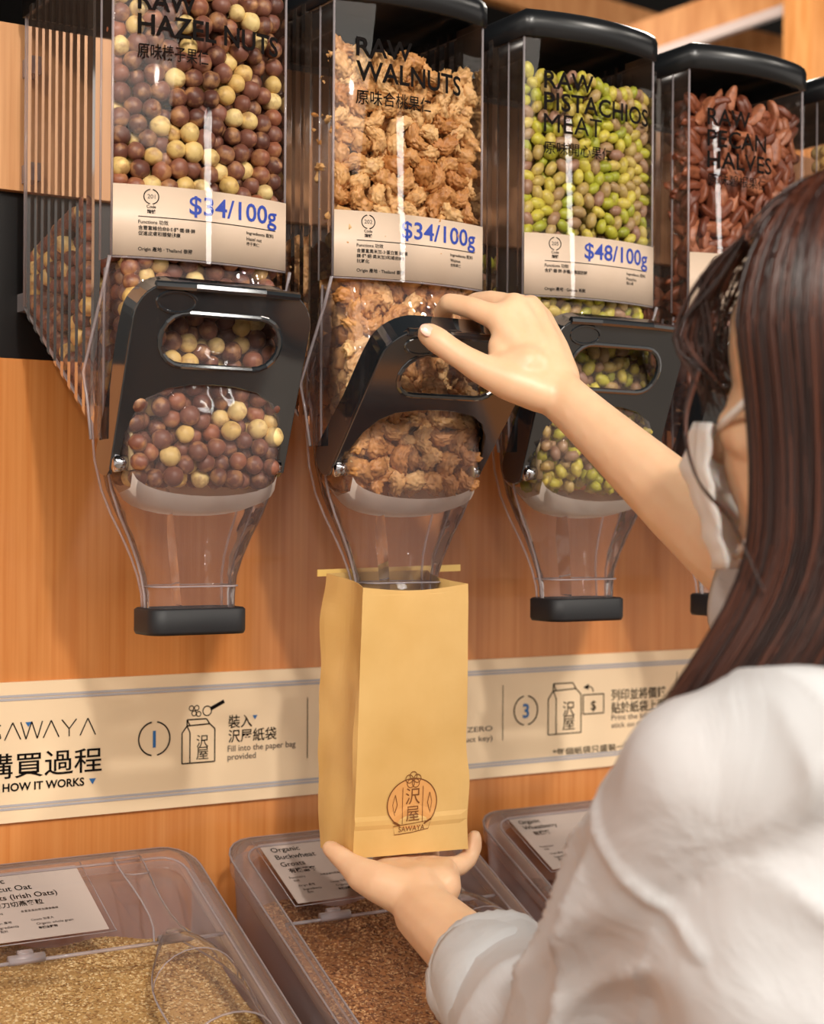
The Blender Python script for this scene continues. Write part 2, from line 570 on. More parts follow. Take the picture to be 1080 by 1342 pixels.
# open timber frame further back in the shop: posts on the floor, beams under the ceiling
ZB = 3.6
p1 = pt(1052, 60, ZB)
tag(MB().box((p1.x - 0.028, p1.y - 0.05, 0), (p1.x + 0.040, p1.y + 0.03, 2.95)).build('trim_3', M['beam']), 'upright timber post beyond the dispensers', None, None, 'structure')
tag(MB().box((p1.x + 0.060, p1.y - 0.02, 0), (p1.x + 0.30, p1.y + 0.10, 2.95)).build('trim_4', M['beam']), 'second timber post behind the first post', None, None, 'structure')
beam('trim_5', pt(560, -45, 4.6), pt(905, 58, 4.6), 0.06, 0.09, M['beam'], 'slanting timber beam above the lids')
beam('trim_6', pt(800, 68, 3.9), pt(1110, -45, 3.9), 0.05, 0.075, M['beam'], 'timber roof beam rising to the post')
beam('trim_7', pt(800, 92, 3.88), pt(1110, -15, 3.88), 0.03, 0.022, mat('painted_lit_edge', srgb(214, 196, 190), 0.4), 'pale strip painted as the lit underside of the rising beam')  # the beam's lit lower edge, put into a pale colour
beam('trim_8', pt(900, 40, 4.4), pt(1080, 84, 4.4), 0.06, 0.07, M['beam'], 'low timber beam left of the post')
beam('trim_9', pt(560, -18, 5.2), pt(760, 30, 5.2), 0.05, 0.05, mat('blue_grey_rail', srgb(86, 120, 146), 0.4), 'blue grey rail beneath the slanting beam')

# counter that carries the tilted bulk bins
TILT = math.radians(26.5)
TS, TC = math.sin(TILT), math.cos(TILT)
BIN_Y, BIN_Z = 1.42, CAMZ - 0.3085          # back top edge of the bin rims
BIN_D = 0.13                                 # depth of a bin box


def bin_pt(x, l, d):
    """bin space: along the wall, down the slope from the back rim, straight down below the rim plane"""
    return Vector((x, BIN_Y - l * TC, BIN_Z - l * TS - d))


mbc = MB()
prof = [(Y_WALL - 0.001, 0.0), (0.98, 0.0), (0.98, BIN_Z - (1.42 - 0.98) * TS / TC - BIN_D - 0.012), (Y_WALL - 0.001, BIN_Z + 0.04 * TS / TC - BIN_D - 0.012)]
mbc.loft([[(x, a, b) for a, b in prof] for x in (-0.6, 3.0)], True, True, True)
tag(mbc.build('bin_counter', M['wood']), 'orange wood counter sloping under the clear bulk bins', 'counter')

# ------------------------------------------------------------------ dispensers
X0, YF, PITCH_D, DW = 0.5057, 1.241, 0.20, 0.1537
DD = 0.200                                   # depth of the hopper
Z0 = 0.097                                   # spout bottom below camera level
BOW = 0.013


def bow(x):
    q = (x - DW / 2) / (DW / 2)
    return -BOW * (1 - q * q)


def L(x, y, z):                              # dispenser space; z relative to the camera level
    return (x, y, z + Z0)


def front_arc(n=16, off=0.0, x0=0.0, x1=DW):
    return [(x0 + (x1 - x0) * i / n, bow(x0 + (x1 - x0) * i / n) - off) for i in range(n + 1)]


def zbot(y):
    return 0.07 if y <= 0.03 else 0.07 + (y - 0.03) / (DD - 0.03) * 0.113


CHUTE = [  # z, half width, front y, back y
    (0.200, 0.0705, -0.006, 0.050), (0.175, 0.0705, -0.012, 0.056), (0.14, 0.0708, -0.018, 0.060), (0.10, 0.0710, -0.023, 0.062),
    (0.07, 0.0708, -0.025, 0.062), (0.045, 0.0695, -0.025, 0.060), (0.02, 0.0650, -0.022, 0.056), (0.0, 0.0585, -0.018, 0.051),
    (-0.018, 0.0505, -0.013, 0.047), (-0.035, 0.0440, -0.008, 0.043), (-0.05, 0.040, -0.004, 0.039), (-0.065, 0.038, -0.003, 0.035), (-0.090, 0.0375, -0.003, 0.033)]


def chute_at(z):
    zs = [c[0] for c in CHUTE][::-1]
    return [float(np.interp(z, zs, [c[k] for c in CHUTE][::-1])) for k in (1, 2, 3)]


def rrect(x0, x1, y0, y1, r, n=4):
    out = []
    for cx, cy, a in ((x1 - r, y1 - r, 0), (x0 + r, y1 - r, 90), (x0 + r, y0 + r, 180), (x1 - r, y0 + r, 270)):
        for k in range(n + 1):
            q = math.radians(a + 90 * k / n)
            out.append((cx + r * math.cos(q), cy + r * math.sin(q)))
    return out


def dispenser_meshes():
    me = {}
    # hopper: bowed front, plain back and ribbed sides, each side panel with flutes
    mb = MB()
    fa = front_arc()
    mb.loft([[L(x, y, z) for x, y in fa] for z in (0.203, 0.447)], False)
    mb.loft([[L(x, DD, z) for x in (0, DW)] for z in (zbot(DD), 0.447)], False)
    mb.loft([[L(x, y, zbot(y)) for x in (0, DW)] for y in (0.058, DD)], False)
    me['hopper_shell'] = (mb.mesh('hopper_shell'), 'clear')
    for sx, nm in ((0, 'left'), (DW, 'right')):
        mb = MB()
        ys = [0.0, 0.022, 0.034]
        for k in range(9):
            ys += [0.042 + k * 0.0165, 0.045 + k * 0.0165, 0.0515 + k * 0.0165, 0.0545 + k * 0.0165]
        ys += [DD]
        xs = []
        for i, y in enumerate(ys):
            j = i - 3
            rib = 0.0
            if 0 <= j < 36:
                rib = -0.0035 if j % 4 in (1, 2) else 0.0
            xs.append(sx + (rib if sx == 0 else -rib))
        mb.loft([[L(x, y, max(zbot(y), 0.07 if y > 0.03 else 0.203)) for x, y in zip(xs, ys)], [L(x, y, 0.447) for x, y in zip(xs, ys)]], False)
        me['side_panel_' + nm] = (mb.mesh('side_panel', False), 'rib')
    mb = MB()
    mb.add([L(0.002, 0.034, 0.21), L(DW - 0.002, 0.034, 0.21), L(DW - 0.002, 0.034, 0.44), L(0.002, 0.034, 0.44)], [(0, 1, 2, 3)])
    me['divider'] = (mb.mesh('divider'), 'clear')
    # moulded edges, their bright refraction put into a pale haze
    mb = MB()
    for x, y in ((0, 0), (DW, 0)):
        mb.tube([L(x, y, 0.203), L(x, y, 0.447)], 0.0011, 6)
    mb.tube([L(0, DD, 0.183), L(0, DD, 0.447)], 0.0016, 6)
    mb.tube([L(0, 0.024, 0.203), L(0, 0.024, 0.447)], 0.0009, 6)
    mb.tube([L(x, y, 0.447) for x, y in fa], 0.0010, 6)
    mb.tube([L(0, DD, zbot(DD)), L(0, 0.058, zbot(0.058))], 0.0016, 6)
    mb.tube([L(x, y - 0.001, 0.203) for x, y in front_arc()], 0.0008, 6)
    me['moulded_edge'] = (mb.mesh('moulded_edge'), 'edge')
    # lid
    mb = MB()
    def lid_sec(off, z):
        o = [(-0.003 + off, DD + 0.003 - off)] + [(x, y - 0.004 + off) for x, y in front_arc(14, 0, -0.003 + off, DW + 0.003 - off)] + [(DW + 0.003 - off, DD + 0.003 - off)]
        return [L(x, y, z) for x, y in o]
    secs = [lid_sec(0.004, 0.4405), lid_sec(0, 0.4405), lid_sec(0, 0.458), lid_sec(0.002, 0.463), lid_sec(0.006, 0.4665), lid_sec(0.014, 0.469), lid_sec(0.03, 0.4705)]
    mb.loft(secs, True, False, True)
    me['lid'] = (mb.mesh('lid'), 'lid')
    # moulded chute
    mb = MB()
    secs = []
    for z, hw, yf, yb in CHUTE:
        r = min(0.024, (yb - yf) / 2 - 0.003, hw * 0.45)
        secs.append([L(x, y, z) for x, y in rrect(DW / 2 - hw, DW / 2 + hw, yf, yb, r, 4)])
    mb.loft(secs, True)
    me['chute'] = (mb.mesh('chute'), 'clear_wavy')
    mb = MB()
    for side in (-1, 1):
        mb.tube([L(DW / 2 + side * (hw + 0.0004), yf + (yb - yf) * 0.60, z) for z, hw, yf, yb in CHUTE], 0.0012, 6)
        mb.tube([L(DW / 2 + side * (hw - 0.002), yb - 0.004, z) for z, hw, yf, yb in CHUTE], 0.0011, 6)
    mb.tube([L(-0.003, -0.004, 0.203), L(-0.004, 0.006, 0.180), L(-0.004, 0.048, 0.115), L(-0.003, 0.040, 0.09), L(-0.004, 0.030, 0.06)], 0.0014, 6)
    mb.tube([L(DW + 0.003, -0.004, 0.203), L(DW + 0.004, 0.006, 0.180), L(DW + 0.004, 0.048, 0.115)], 0.0014, 6)
    lp_ = rrect(DW / 2 - 0.0385, DW / 2 + 0.0385, -0.0035, 0.0375, 0.013, 4)
    mb.tube([L(x, y, -0.058) for x, y in lp_ + lp_[:1]], 0.0008, 6, False)  # pale ring added in place of highlights round the neck
    me['chute_seam'] = (mb.mesh('chute_seam'), 'edge')
    for x, nm in ((-0.003, 'left'), (DW + 0.003, 'right')):
        mb = MB()
        mb.add([L(x, *p) for p in ((-0.004, 0.203), (0.006, 0.180), (0.048, 0.115), (0.040, 0.09), (0.030, 0.06), (0.012, 0.06), (0.010, 0.10), (-0.004, 0.15))], [(0, 1, 7), (1, 2, 6, 7), (2, 3, 5, 6), (3, 4, 5)])
        me['chute_cheek_' + nm] = (mb.mesh('chute_cheek', False), 'clear_wavy')
    mb = MB()
    mb.loft([[L(DW / 2 - 0.026, 0.0, 0.02), L(DW / 2 - 0.020, 0.02, 0.022)], [L(DW / 2 - 0.018, 0.004, -0.02), L(DW / 2 - 0.014, 0.03, -0.02)], [L(DW / 2 - 0.010, 0.01, -0.074), L(DW / 2 - 0.008, 0.03, -0.074)]], False)
    me['inner_guide'] = (mb.mesh('inner_guide'), 'clear_wavy')
    # spout collar: hollow rubber ring with slightly curved underside
    mb = MB()
    def cs(g, z):
        return [L(x, y, z) for x, y in rrect(DW / 2 - 0.0375 - g, DW / 2 + 0.0375 + g, -0.003 - g, 0.033 + g, 0.013, 5)]
    mb.loft([cs(0.0005, -0.094), cs(0.005, -0.0968), cs(0.006, -0.094), cs(0.006, -0.077), cs(0.0045, -0.0755), cs(0.0006, -0.0755), cs(0.0005, -0.094)], True)
    me['spout_collar'] = (mb.mesh('spout_collar'), 'black_matte')
    # frosted gate at the foot of the nut pile
    mb = MB()
    secs = []
    for k in range(13):
        q = math.radians(-85 + 170 * k / 12)
        x = DW / 2 + 0.064 * math.sin(q)
        sag = 0.018 * (1 - (k / 6 - 1) ** 2)
        secs.append([L(x, -0.014 - 0.004 * math.cos(q), 0.033 - sag), L(x, -0.010, 0.021 - sag), L(x, 0.012, 0.017 - sag), L(x, 0.046, 0.036 - sag * 0.6)])
    mb.loft(secs, False)
    me['gate'] = (mb.mesh('gate'), 'frost')
    for side, nm in ((-1, 'left'), (1, 'right')):
        mb = MB()
        x = DW / 2 + side * 0.062
        mb.tube([L(x, -0.008, 0.035), L(x, -0.006, 0.06), L(x, -0.002, 0.085), L(x, 0.004, 0.108)], [0.005, 0.0035, 0.0035, 0.005], 8, flat=0.5)
        me['gate_arm_' + nm] = (mb.mesh('gate_arm'), 'cream_arm')
        mb = MB()
        xo = DW / 2 + side * 0.0675
        mb.tube([L(xo - 0.009, -0.002, 0.0405), L(xo - 0.007, -0.002, 0.0405), L(xo, -0.002, 0.0405), L(xo + 0.004, -0.002, 0.0405)], [0.004, 0.0075, 0.0065, 0.0065], 14)
        me['pivot_pin_' + nm] = (mb.mesh('pivot_pin'), 'chrome')
    # lugs that clip into the rail
    for i, z in enumerate((0.40, 0.305, 0.19)):
        mb = MB()
        mb.box(L(0.004, DD, z - 0.008), L(0.014, DD + 0.047, z + 0.008))
        mb.box(L(-0.004, DD + 0.040, z - 0.007), L(0.006, DD + 0.047, z + 0.007))
        me['mounting_lug_%d' % i] = (mb.mesh('mounting_lug', False), 'edge')
    # price card and its clear sleeve
    mb = MB()
    a0 = front_arc(18, 0.0016)
    a1 = front_arc(18, 0.0022)
    mb.loft([[L(x, y, 0.204) for x, y in a0], [L(x, y, 0.204) for x, y in a1], [L(x, y, 0.2605) for x, y in a1], [L(x, y, 0.2605) for x, y in a0]], False)
    me['price_card'] = (mb.mesh('price_card'), 'card')
    mb = MB()
    a2 = front_arc(18, 0.0032, -0.001, DW + 0.001)
    mb.loft([[L(x, y, 0.2015) for x, y in a2], [L(x, y, 0.2625) for x, y in a2]], False)
    me['card_sleeve'] = (mb.mesh('card_sleeve'), 'clear')
    # lever handle, in its own space: x across, y up the arm, z forward
    outer = [(-0.0765, -0.004)] + line2(-0.0765, 0.02, -0.0765, 0.118, 4) + arc(-0.0465, 0.118, 0.030, 180, 90, 8)[1:] + line2(-0.02, 0.148, 0.0465, 0.148, 3) + arc(0.0465, 0.118, 0.030, 90, 0, 8)[1:] + line2(0.0765, 0.09, 0.0765, -0.004, 4)
    inner = [(0.0725, -0.004), (0.0695, 0.020), (0.063, 0.042), (0.053, 0.056), (0.040, 0.064), (0.020, 0.068), (0, 0.069), (-0.020, 0.068), (-0.040, 0.064), (-0.053, 0.056), (-0.063, 0.042), (-0.0695, 0.020), (-0.0725, -0.004)]
    hole = arc(0.031, 0.104, 0.0215, -90, 90, 10) + arc(-0.031, 0.104, 0.0215, 90, 270, 10)
    plate = shape2d('plate', [outer + inner, hole], 0.0012, 0.0010)
    mb = MB()
    mb.add([tuple(v.co) for v in plate.vertices], [tuple(p.vertices) for p in plate.polygons])
    # return flange around the outside: deep along the arms, ends rounded at the pivots
    def flange(path, depth, t=0.0035):
        n = len(path)
        so, si = [], []
        for i, (x, y) in enumerate(path):
            tx = Vector(path[min(i + 1, n - 1)]) - Vector(path[max(i - 1, 0)])
            tx.normalize()
            nr = Vector((tx.y, -tx.x))
            so.append((x, y)); si.append((x + nr.x * t, y + nr.y * t))
        secs = []
        for i in range(n):
            d = depth(path[i][1])
            d0, d1 = d
            secs.append([(so[i][0], so[i][1], d0), (si[i][0], si[i][1], d0), (si[i][0], si[i][1], -d1), (so[i][0], so[i][1], -d1)])
        mb.loft(secs, True, True, True)
    foot = [(-0.0765, -0.0145), (-0.0765, -0.013), (-0.0765, -0.010), (-0.0765, -0.004)]
    path = foot + line2(-0.0765, 0.004, -0.0765, 0.118, 8) + outer[6:14] + line2(-0.02, 0.148, 0.0465, 0.148, 3) + arc(0.0465, 0.118, 0.030, 90, 0, 8)[1:] + line2(0.0765, 0.11, 0.0765, 0.004, 8) + [(-x, y) for x, y in foot[::-1]]
    def dep(y):
        back = 0.026 + 0.006 * (1 - min(max(y / 0.06, 0), 1)) - 0.006 * max(0, (y - 0.1) / 0.05)
        if y < 0.0:
            c = 0.0155
            q = math.sqrt(max(0.0, 1 - (min(-y, 0.0145) / 0.0148) ** 2))
            mid = (back - 0.002) / 2
            return (-mid + (mid + 0.002) * q, mid + (back - mid) * q)
        return (0.0015, back)
    flange(path, dep)
    # rim around the finger window and the dished end of the grip
    mb.tube([(x, y, 0.0012) for x, y in hole] + [(hole[0][0], hole[0][1], 0.0012)], 0.0026, 8, False)
    ring = arc(-0.043, 0.1335, 0.0165, 0, 360, 24, 0.0085)
    mb.tube([(x, y, 0.0022) for x, y in ring], 0.0014, 6, False)
    mb.tube([(-0.062, 0.1455, 0.001), (-0.03, 0.1468, 0.0035), (0.03, 0.1468, 0.0035), (0.062, 0.1455, 0.001)], 0.0035, 8)
    me['handle'] = (mb.mesh('handle', False), 'black_gloss')
    for k, (m_, mm) in me.items():
        m_.materials.append(M[mm])
    hm = me['handle'][0]
    return me


DM = dispenser_meshes()
PARTS = {'chute_cheek_left': 'chute_cheek', 'chute_cheek_right': 'chute_cheek', 'side_panel_left': 'side_panel', 'side_panel_right': 'side_panel', 'gate_arm_left': 'gate_arm', 'gate_arm_right': 'gate_arm', 'pivot_pin_left': 'pivot_pin',
         'pivot_pin_right': 'pivot_pin', 'mounting_lug_0': 'mounting_lug', 'mounting_lug_1': 'mounting_lug', 'mounting_lug_2': 'mounting_lug'}


def on_front(off):
    return lambda x, z: L(x, bow(min(max(x, 0), DW)) - off, z)


def dispenser(i, label, names, price, code, funcs, ingr, origin, tilt, nlines):
    t = thing('nut_dispenser', (X0 + PITCH_D * i, YF, CAMZ - Z0), label, 'dispenser', 'gravity nut dispensers on the wall')
    card = None
    for k, (me, mm) in DM.items():
        o = obj(PARTS.get(k, k), me, t)
        if k == 'handle':
            o.location = L(DW / 2, 0.0, 0.0405)
            o.rotation_euler = (math.radians(90 + tilt), 0, 0)
            o['label'] = 'glossy black lever handle with oval window'
        if k == 'price_card':
            card = o
    fn = on_front(0.0012)
    mb = MB()
    for (txt, x, z, h, w, bold) in nlines:
        put_text(mb, txt, x, z, h, fn, w, bold)
    if mb.v:
        mb.build('printed_name', M['ink'], t)
    if price:
        fc = on_front(0.0026)
        mb = MB()
        put_text(mb, price, 0.060, 0.2405, 0.0150, fc, 0.083, 0.012)
        mb.build('price_print', M['ink_blue'], card)
        mb = MB()
        ribbon(mb, arc(0.029, 0.2515, 0.0058, 100, 260), 0.0008, fc)
        ribbon(mb, arc(0.029, 0.2515, 0.0058, -80, 80), 0.0008, fc)
        put_text(mb, 'Code', 0.029, 0.2425, 0.0024, fc, None, 0.01, align='C')
        put_text(mb, '編號', 0.029, 0.2385, 0.0030, fc, None, 0.02, align='C')
        ribbon(mb, line2(0.019, 0.2355, 0.142, 0.2355, 16), 0.0006, fc)
        put_text(mb, 'Functions 功效', 0.019, 0.2300, 0.0034, fc, None, 0.01)
        for q, s in enumerate(funcs):
            put_text(mb, s, 0.019, 0.2252 - q * 0.0044, 0.0033, fc, None, 0.01)
        put_text(mb, origin, 0.019, 0.2085, 0.0034, fc, None, 0.01)
        put_text(mb, 'Ingredients 配料', 0.112, 0.2295, 0.0030, fc, 0.028, 0.01)
        for q, s in enumerate(ingr):
            put_text(mb, s, 0.112, 0.2245 - q * 0.0040, 0.0028, fc, None, 0.005)
        mb.build('card_print', M['ink'], card)
        mb = MB()
        put_text(mb, code, 0.029, 0.2500, 0.0034, fc, None, 0.0, align='C')
        mb.build('code_print', M['ink_grey'], card)
    return t


DISP = [
    dispenser(0, 'clear dispenser of hazelnuts, leftmost on the wall, black lever up', None, '$34/100g', '201', ['含豐富維他命B·E·鈣·鐵·鎂·鋅', '促進皮膚和頭髮健康'], ['Hazel nut', '榛子果仁'], 'Origin 產地 · Thailand 泰國', 21,
              [('RAW', 0.018, 0.400, 0.0165, 0.047, 0.02), ('HAZEL NUTS', 0.018, 0.3805, 0.0165, 0.126, 0.02), ('原味榛子果仁', 0.018, 0.3620, 0.0115, 0.058, 0.008)]),
    dispenser(1, 'clear dispenser of walnuts with its black lever pulled forward by a hand', None, '$34/100g', '202', ['含豐富奧米加-3·蛋白質·鐵·維', '鎂·鈣·銅·奧米加3和維他命B', '抗氧化'], ['Walnut', '合桃果仁'], 'Origin 產地 · Thailand 泰國', 41.5,
              [('RAW', 0.018, 0.3935, 0.0165, 0.052, 0.016), ('WALNUTS', 0.018, 0.3725, 0.0175, 0.106, 0.016), ('原味合桃果仁', 0.018, 0.3530, 0.0120, 0.072, 0.008)]),
    dispenser(2, 'clear dispenser of green pistachios, black lever up beside the raised arm', None, '$48/100g', '205', ['含鈣·鐵·鋅·多種必需脂肪酸'], ['Pistachio', '開心果'], 'Origin 產地 · Greece 希臘', 21,
              [('RAW', 0.018, 0.3945, 0.0165, 0.052, 0.016), ('PISTACHIOS', 0.018, 0.3745, 0.0170, 0.126, 0.016), ('MEAT', 0.018, 0.3540, 0.0170, 0.062, 0.0), ('原味開心果仁', 0.018, 0.3350, 0.0110, 0.074, 0.008)]),
    dispenser(3, 'clear dispenser of brown pecan halves partly hidden by the head', None, '$42/100g', '208', ['含豐富維他命E·鎂·鋅'], ['Pecan', '碧根果'], 'Origin 產地 · USA 美國', 21,
              [('RAW', 0.018, 0.3870, 0.0170, 0.050, 0.014), ('PECAN', 0.018, 0.3660, 0.0170, 0.072, 0.014), ('HALVES', 0.018, 0.3450, 0.0170, 0.080, 0.014), ('原味碧根果仁', 0.018, 0.3290, 0.0105, 0.072, 0.008)]),
    dispenser(4, 'clear dispenser of cream nuts at the right edge, furthest along the wall', None, '', '', [], [], '', 21, []),
]


# ------------------------------------------------------------------ nuts
def ico(level):
    bm = bmesh.new()
    bmesh.ops.create_icosphere(bm, subdivisions=level, radius=1.0)
    v = np.array([x.co[:] for x in bm.verts])
    f = [tuple(q.index for q in p.verts) for p in bm.faces]
    bm.free()
    return v, f


def nut_shape(kind, level, seed):
    v, f = ico(level)
    r = np.random.default_rng(seed)
    if kind in ('hazelnut', 'macadamia'):
        top = np.clip(v[:, 2], 0, 1) ** 5
        k = 1 + 0.10 * top - 0.05 * np.clip(-v[:, 2], 0, 1) ** 3
        k *= 1 + 0.07 * np.array([noise.noise(Vector(q * 1.6 + Vector((seed * 5, 0, 0)))) for q in map(Vector, v)]) + 0.018 * np.array([noise.noise(Vector(q * 6 + Vector((seed * 5, 0, 0)))) for q in map(Vector, v)])
        p = v * k[:, None] * np.array([0.0080, 0.0077, 0.0081])
    elif kind == 'walnut':
        a = np.arctan2(v[:, 1], v[:, 0])
        ph = r.uniform(0, 6)
        lob = 1 + 0.16 * np.cos(2 * a) - 0.18 * np.exp(-(v[:, 1] / 0.13) ** 2) * (v[:, 2] > -0.3)
        wr = np.array([noise.noise(Vector((x * 3.1 + seed * 7, y * 3.1, z * 3.1))) for x, y, z in v])
        wr2 = np.array([noise.noise(Vector((x * 7 + seed * 3, y * 7 + 9, z * 7))) for x, y, z in v])
        k = lob * (0.56 + 0.56 * np.abs(wr) ** 0.42 + 0.26 * np.abs(wr2) ** 0.5)
        p = v * k[:, None] * np.array([0.0122, 0.0100, 0.0074])
        p[:, 2] += 0.10 * 0.012 * np.cos(p[:, 0] * 260)
        p[:, 2] -= 18 * p[:, 0] ** 2
    elif kind == 'pistachio':
        k = 1 + 0.05 * np.clip(v[:, 0], 0, 1) ** 4 - 0.07 * (np.abs(v[:, 2]) < 0.12)
        p = v * k[:, None] * np.array([0.0084, 0.0059, 0.0054])
        p[:, 2] += 6 * p[:, 0] ** 2 * (seed % 2 * 2 - 1)
    elif kind == 'pecan':
        a = np.arctan2(v[:, 2], v[:, 1])
        k = 1 - 0.16 * np.abs(np.sin(2.5 * a)) * (1 - v[:, 0] ** 2)
        k = k - 0.30 * np.exp(-(v[:, 1] / 0.16) ** 2) * (v[:, 2] > 0)
        k *= 1 + 0.04 * np.sin(v[:, 0] * 9 + seed)
        p = v * k[:, None] * np.array([0.0150, 0.0078, 0.0056])
        p[:, 2] -= 14 * p[:, 0] ** 2
    return p, f


def relax(pos, r, clamp, it=40):
    """push overlapping balls apart; neighbours are looked up in order of height"""
    d0 = 2 * r
    for k in range(it):
        pos = pos[np.argsort(pos[:, 2], kind='stable')]
        mv = np.zeros_like(pos)
        z = pos[:, 2]
        for sft in range(1, len(pos)):
            if (z[sft:] - z[:-sft]).min() > d0:
                break
            d = pos[sft:] - pos[:-sft]
            q = np.sqrt((d ** 2).sum(1)) + 1e-9
            m = d * (np.clip(d0 - q, 0, None) / q * 0.30)[:, None]
            mv[sft:] += m
            mv[:-sft] -= m
        pos = clamp(pos + mv)
    return pos


def fill_nuts(idx, kind, r, ztop, labels, mats, n_variants, n_max, rear_x, rear_top, scale=1.0, slope=0.0, top_wave=0.004):
    base = np.array([X0 + PITCH_D * idx, YF, CAMZ])
    zs = [c[0] for c in CHUTE][::-1]
    hws, yfs, ybs = ([c[k] for c in CHUTE][::-1] for k in (1, 2, 3))

    mg = {'walnut': 1.32, 'pecan': 1.40, 'pistachio': 1.35}.get(kind, 1.14)

    def clamp_front(p):
        z = np.clip(p[:, 2], 0.024 + r * 0.7, None)
        up = z > 0.203
        x = np.where(up, np.clip(p[:, 0], r * mg, DW - r * mg), p[:, 0])
        hw = np.interp(z, zs, hws) - r * mg - 0.002
        x = np.where(up, x, np.clip(x, DW / 2 - hw, DW / 2 + hw))
        q = (x - DW / 2) / (DW / 2)
        yf = np.where(up, -BOW * (1 - q * q) + r * mg, np.interp(z, zs, yfs) + r * mg + 0.001)
        yb = np.where(up, 0.034 - r * 0.5, np.interp(z, zs, ybs) - r)
        y = np.minimum(np.maximum(p[:, 1], yf), np.maximum(yb, yf + 0.002))
        zt = ztop + slope * (x / DW - 0.5) + top_wave * np.sin(x * 90 + idx)
        z = np.minimum(z, zt - r)
        return np.stack([x, y, z], 1)

    def clamp_rear(p):
        x = np.clip(p[:, 0], r + 0.001, rear_x - r)
        y = np.clip(p[:, 1], 0.060 + r, DD - r - 0.001)
        zb = 0.07 + (y - 0.03) / (DD - 0.03) * 0.113 + r * 1.4
        zt = np.maximum(rear_top - 0.25 * (y - 0.06) - r, zb + 0.001)
        z = np.minimum(np.maximum(p[:, 2], zb), zt)
        return np.stack([x, y, z], 1)

    vol = 4 / 3 * math.pi * r ** 3
    nf = int(DW * 0.042 * (ztop - 0.203) * 0.60 / vol + DW * 0.060 * 0.17 * 0.48 / vol)
    p = np.stack([rng.uniform(0, DW, nf), rng.uniform(-0.01, 0.03, nf), np.where(rng.uniform(0, 1, nf) < DW * 0.042 * (ztop - 0.203) * 0.60 / vol / nf, rng.uniform(0.203, ztop, nf), rng.uniform(0.03, 0.203, nf))], 1)
    pf = relax(clamp_front(p), r, clamp_front)
    nr = int(rear_x * (DD - 0.06) * max(rear_top - 0.16, 0.02) * 0.58 / vol)
    p = np.stack([rng.uniform(0, rear_x, nr), rng.uniform(0.06, DD, nr), rng.uniform(0.1, rear_top, nr)], 1)
    pr = relax(clamp_rear(p), r, clamp_rear)
    q = (pf[:, 0] - DW / 2) / (DW / 2)
    kf = np.where(pf[:, 2] > 0.203, pf[:, 1] + BOW * (1 - q * q), pf[:, 1] - np.interp(pf[:, 2], zs, yfs) + 0.004)
    # what shows largest: the layer behind the front pane, then the layer behind the left side
    kr = pr[:, 0] + 0.006
    allp = np.concatenate([pf, pr])
    key = np.concatenate([kf, kr])
    hidden = (allp[:, 2] > 0.204) & (allp[:, 2] < 0.260) & (np.arange(len(allp)) < len(pf))
    key = key + hidden * 0.02
    order = np.argsort(key)
    hi = [nut_shape(kind, {'walnut': 4, 'pecan': 3, 'hazelnut': 3}.get(kind, 2), 11 + k) for k in range(n_variants)]
    meshes = {}
    for k, (v, f) in enumerate(hi):
        for m_i, mn in enumerate(mats):
            me = bpy.data.meshes.new(kind)
            me.from_pydata((v * scale).tolist(), [], f)
            me.polygons.foreach_set('use_smooth', [True] * len(me.polygons))
            me.materials.append(M[mn])
            meshes[(k, m_i)] = me
    n_i = min(n_max, len(order))
    for c, i in enumerate(order[:n_i]):
        m_i = 0 if len(mats) == 1 or rng.uniform() > 0.27 else 1
        o = obj(kind, meshes[(c % n_variants, m_i)])
        o.location = base + allp[i]
        if kind == 'hazelnut':
            o.rotation_euler = rng.uniform(0, 6.28, 3)
        else:
            o.rotation_euler = (rng.uniform(0, 6.28), rng.uniform(-1.57, 1.57), rng.uniform(-0.3, 0.3))
        s = rng.uniform(0.9, 1.08)
        o.scale = (s, s, s)
        tag(o, labels[m_i], 'nut', labels[m_i])
        if len(mats) == 1:
            o['group'] = kind + 's in one dispenser'
        else:
            o['group'] = ('brown ' if m_i == 0 else 'cream ') + 'hazelnuts in one dispenser'
    rest = order[n_i:]
    if len(rest):
        v, f = nut_shape(kind, 3 if kind == 'walnut' else (1 if kind == 'pistachio' else 2), 5)
        v = v * scale
        f = np.array(f)
        VS, FS, MI = [], [], []
        for c, i in enumerate(rest):
            e = Matrix.Rotation(rng.uniform(0, 6.28), 3, 'X') @ Matrix.Rotation(rng.uniform(0, 6.28), 3, 'Y') @ Matrix.Rotation(rng.uniform(0, 6.28), 3, 'Z')
            VS.append(v @ np.array(e).T + allp[i])
            FS.append(f + c * len(v))
            MI += [0 if len(mats) == 1 or rng.uniform() > 0.27 else 1] * len(f)
        me = bpy.data.meshes.new(kind + '_fill')
        me.from_pydata(np.concatenate(VS).tolist(), [], np.concatenate(FS).tolist())
        me.polygons.foreach_set('use_smooth', [True] * len(me.polygons))
        for mn in mats:
            me.materials.append(M[mn])
        me.polygons.foreach_set('material_index', MI)
        o = obj(kind + '_fill', me)
        o.location = base
        tag(o, labels[-1], 'nuts', None, 'stuff')
        return o


def set_fill_label(o, s):
    if o:
        o['label'] = s


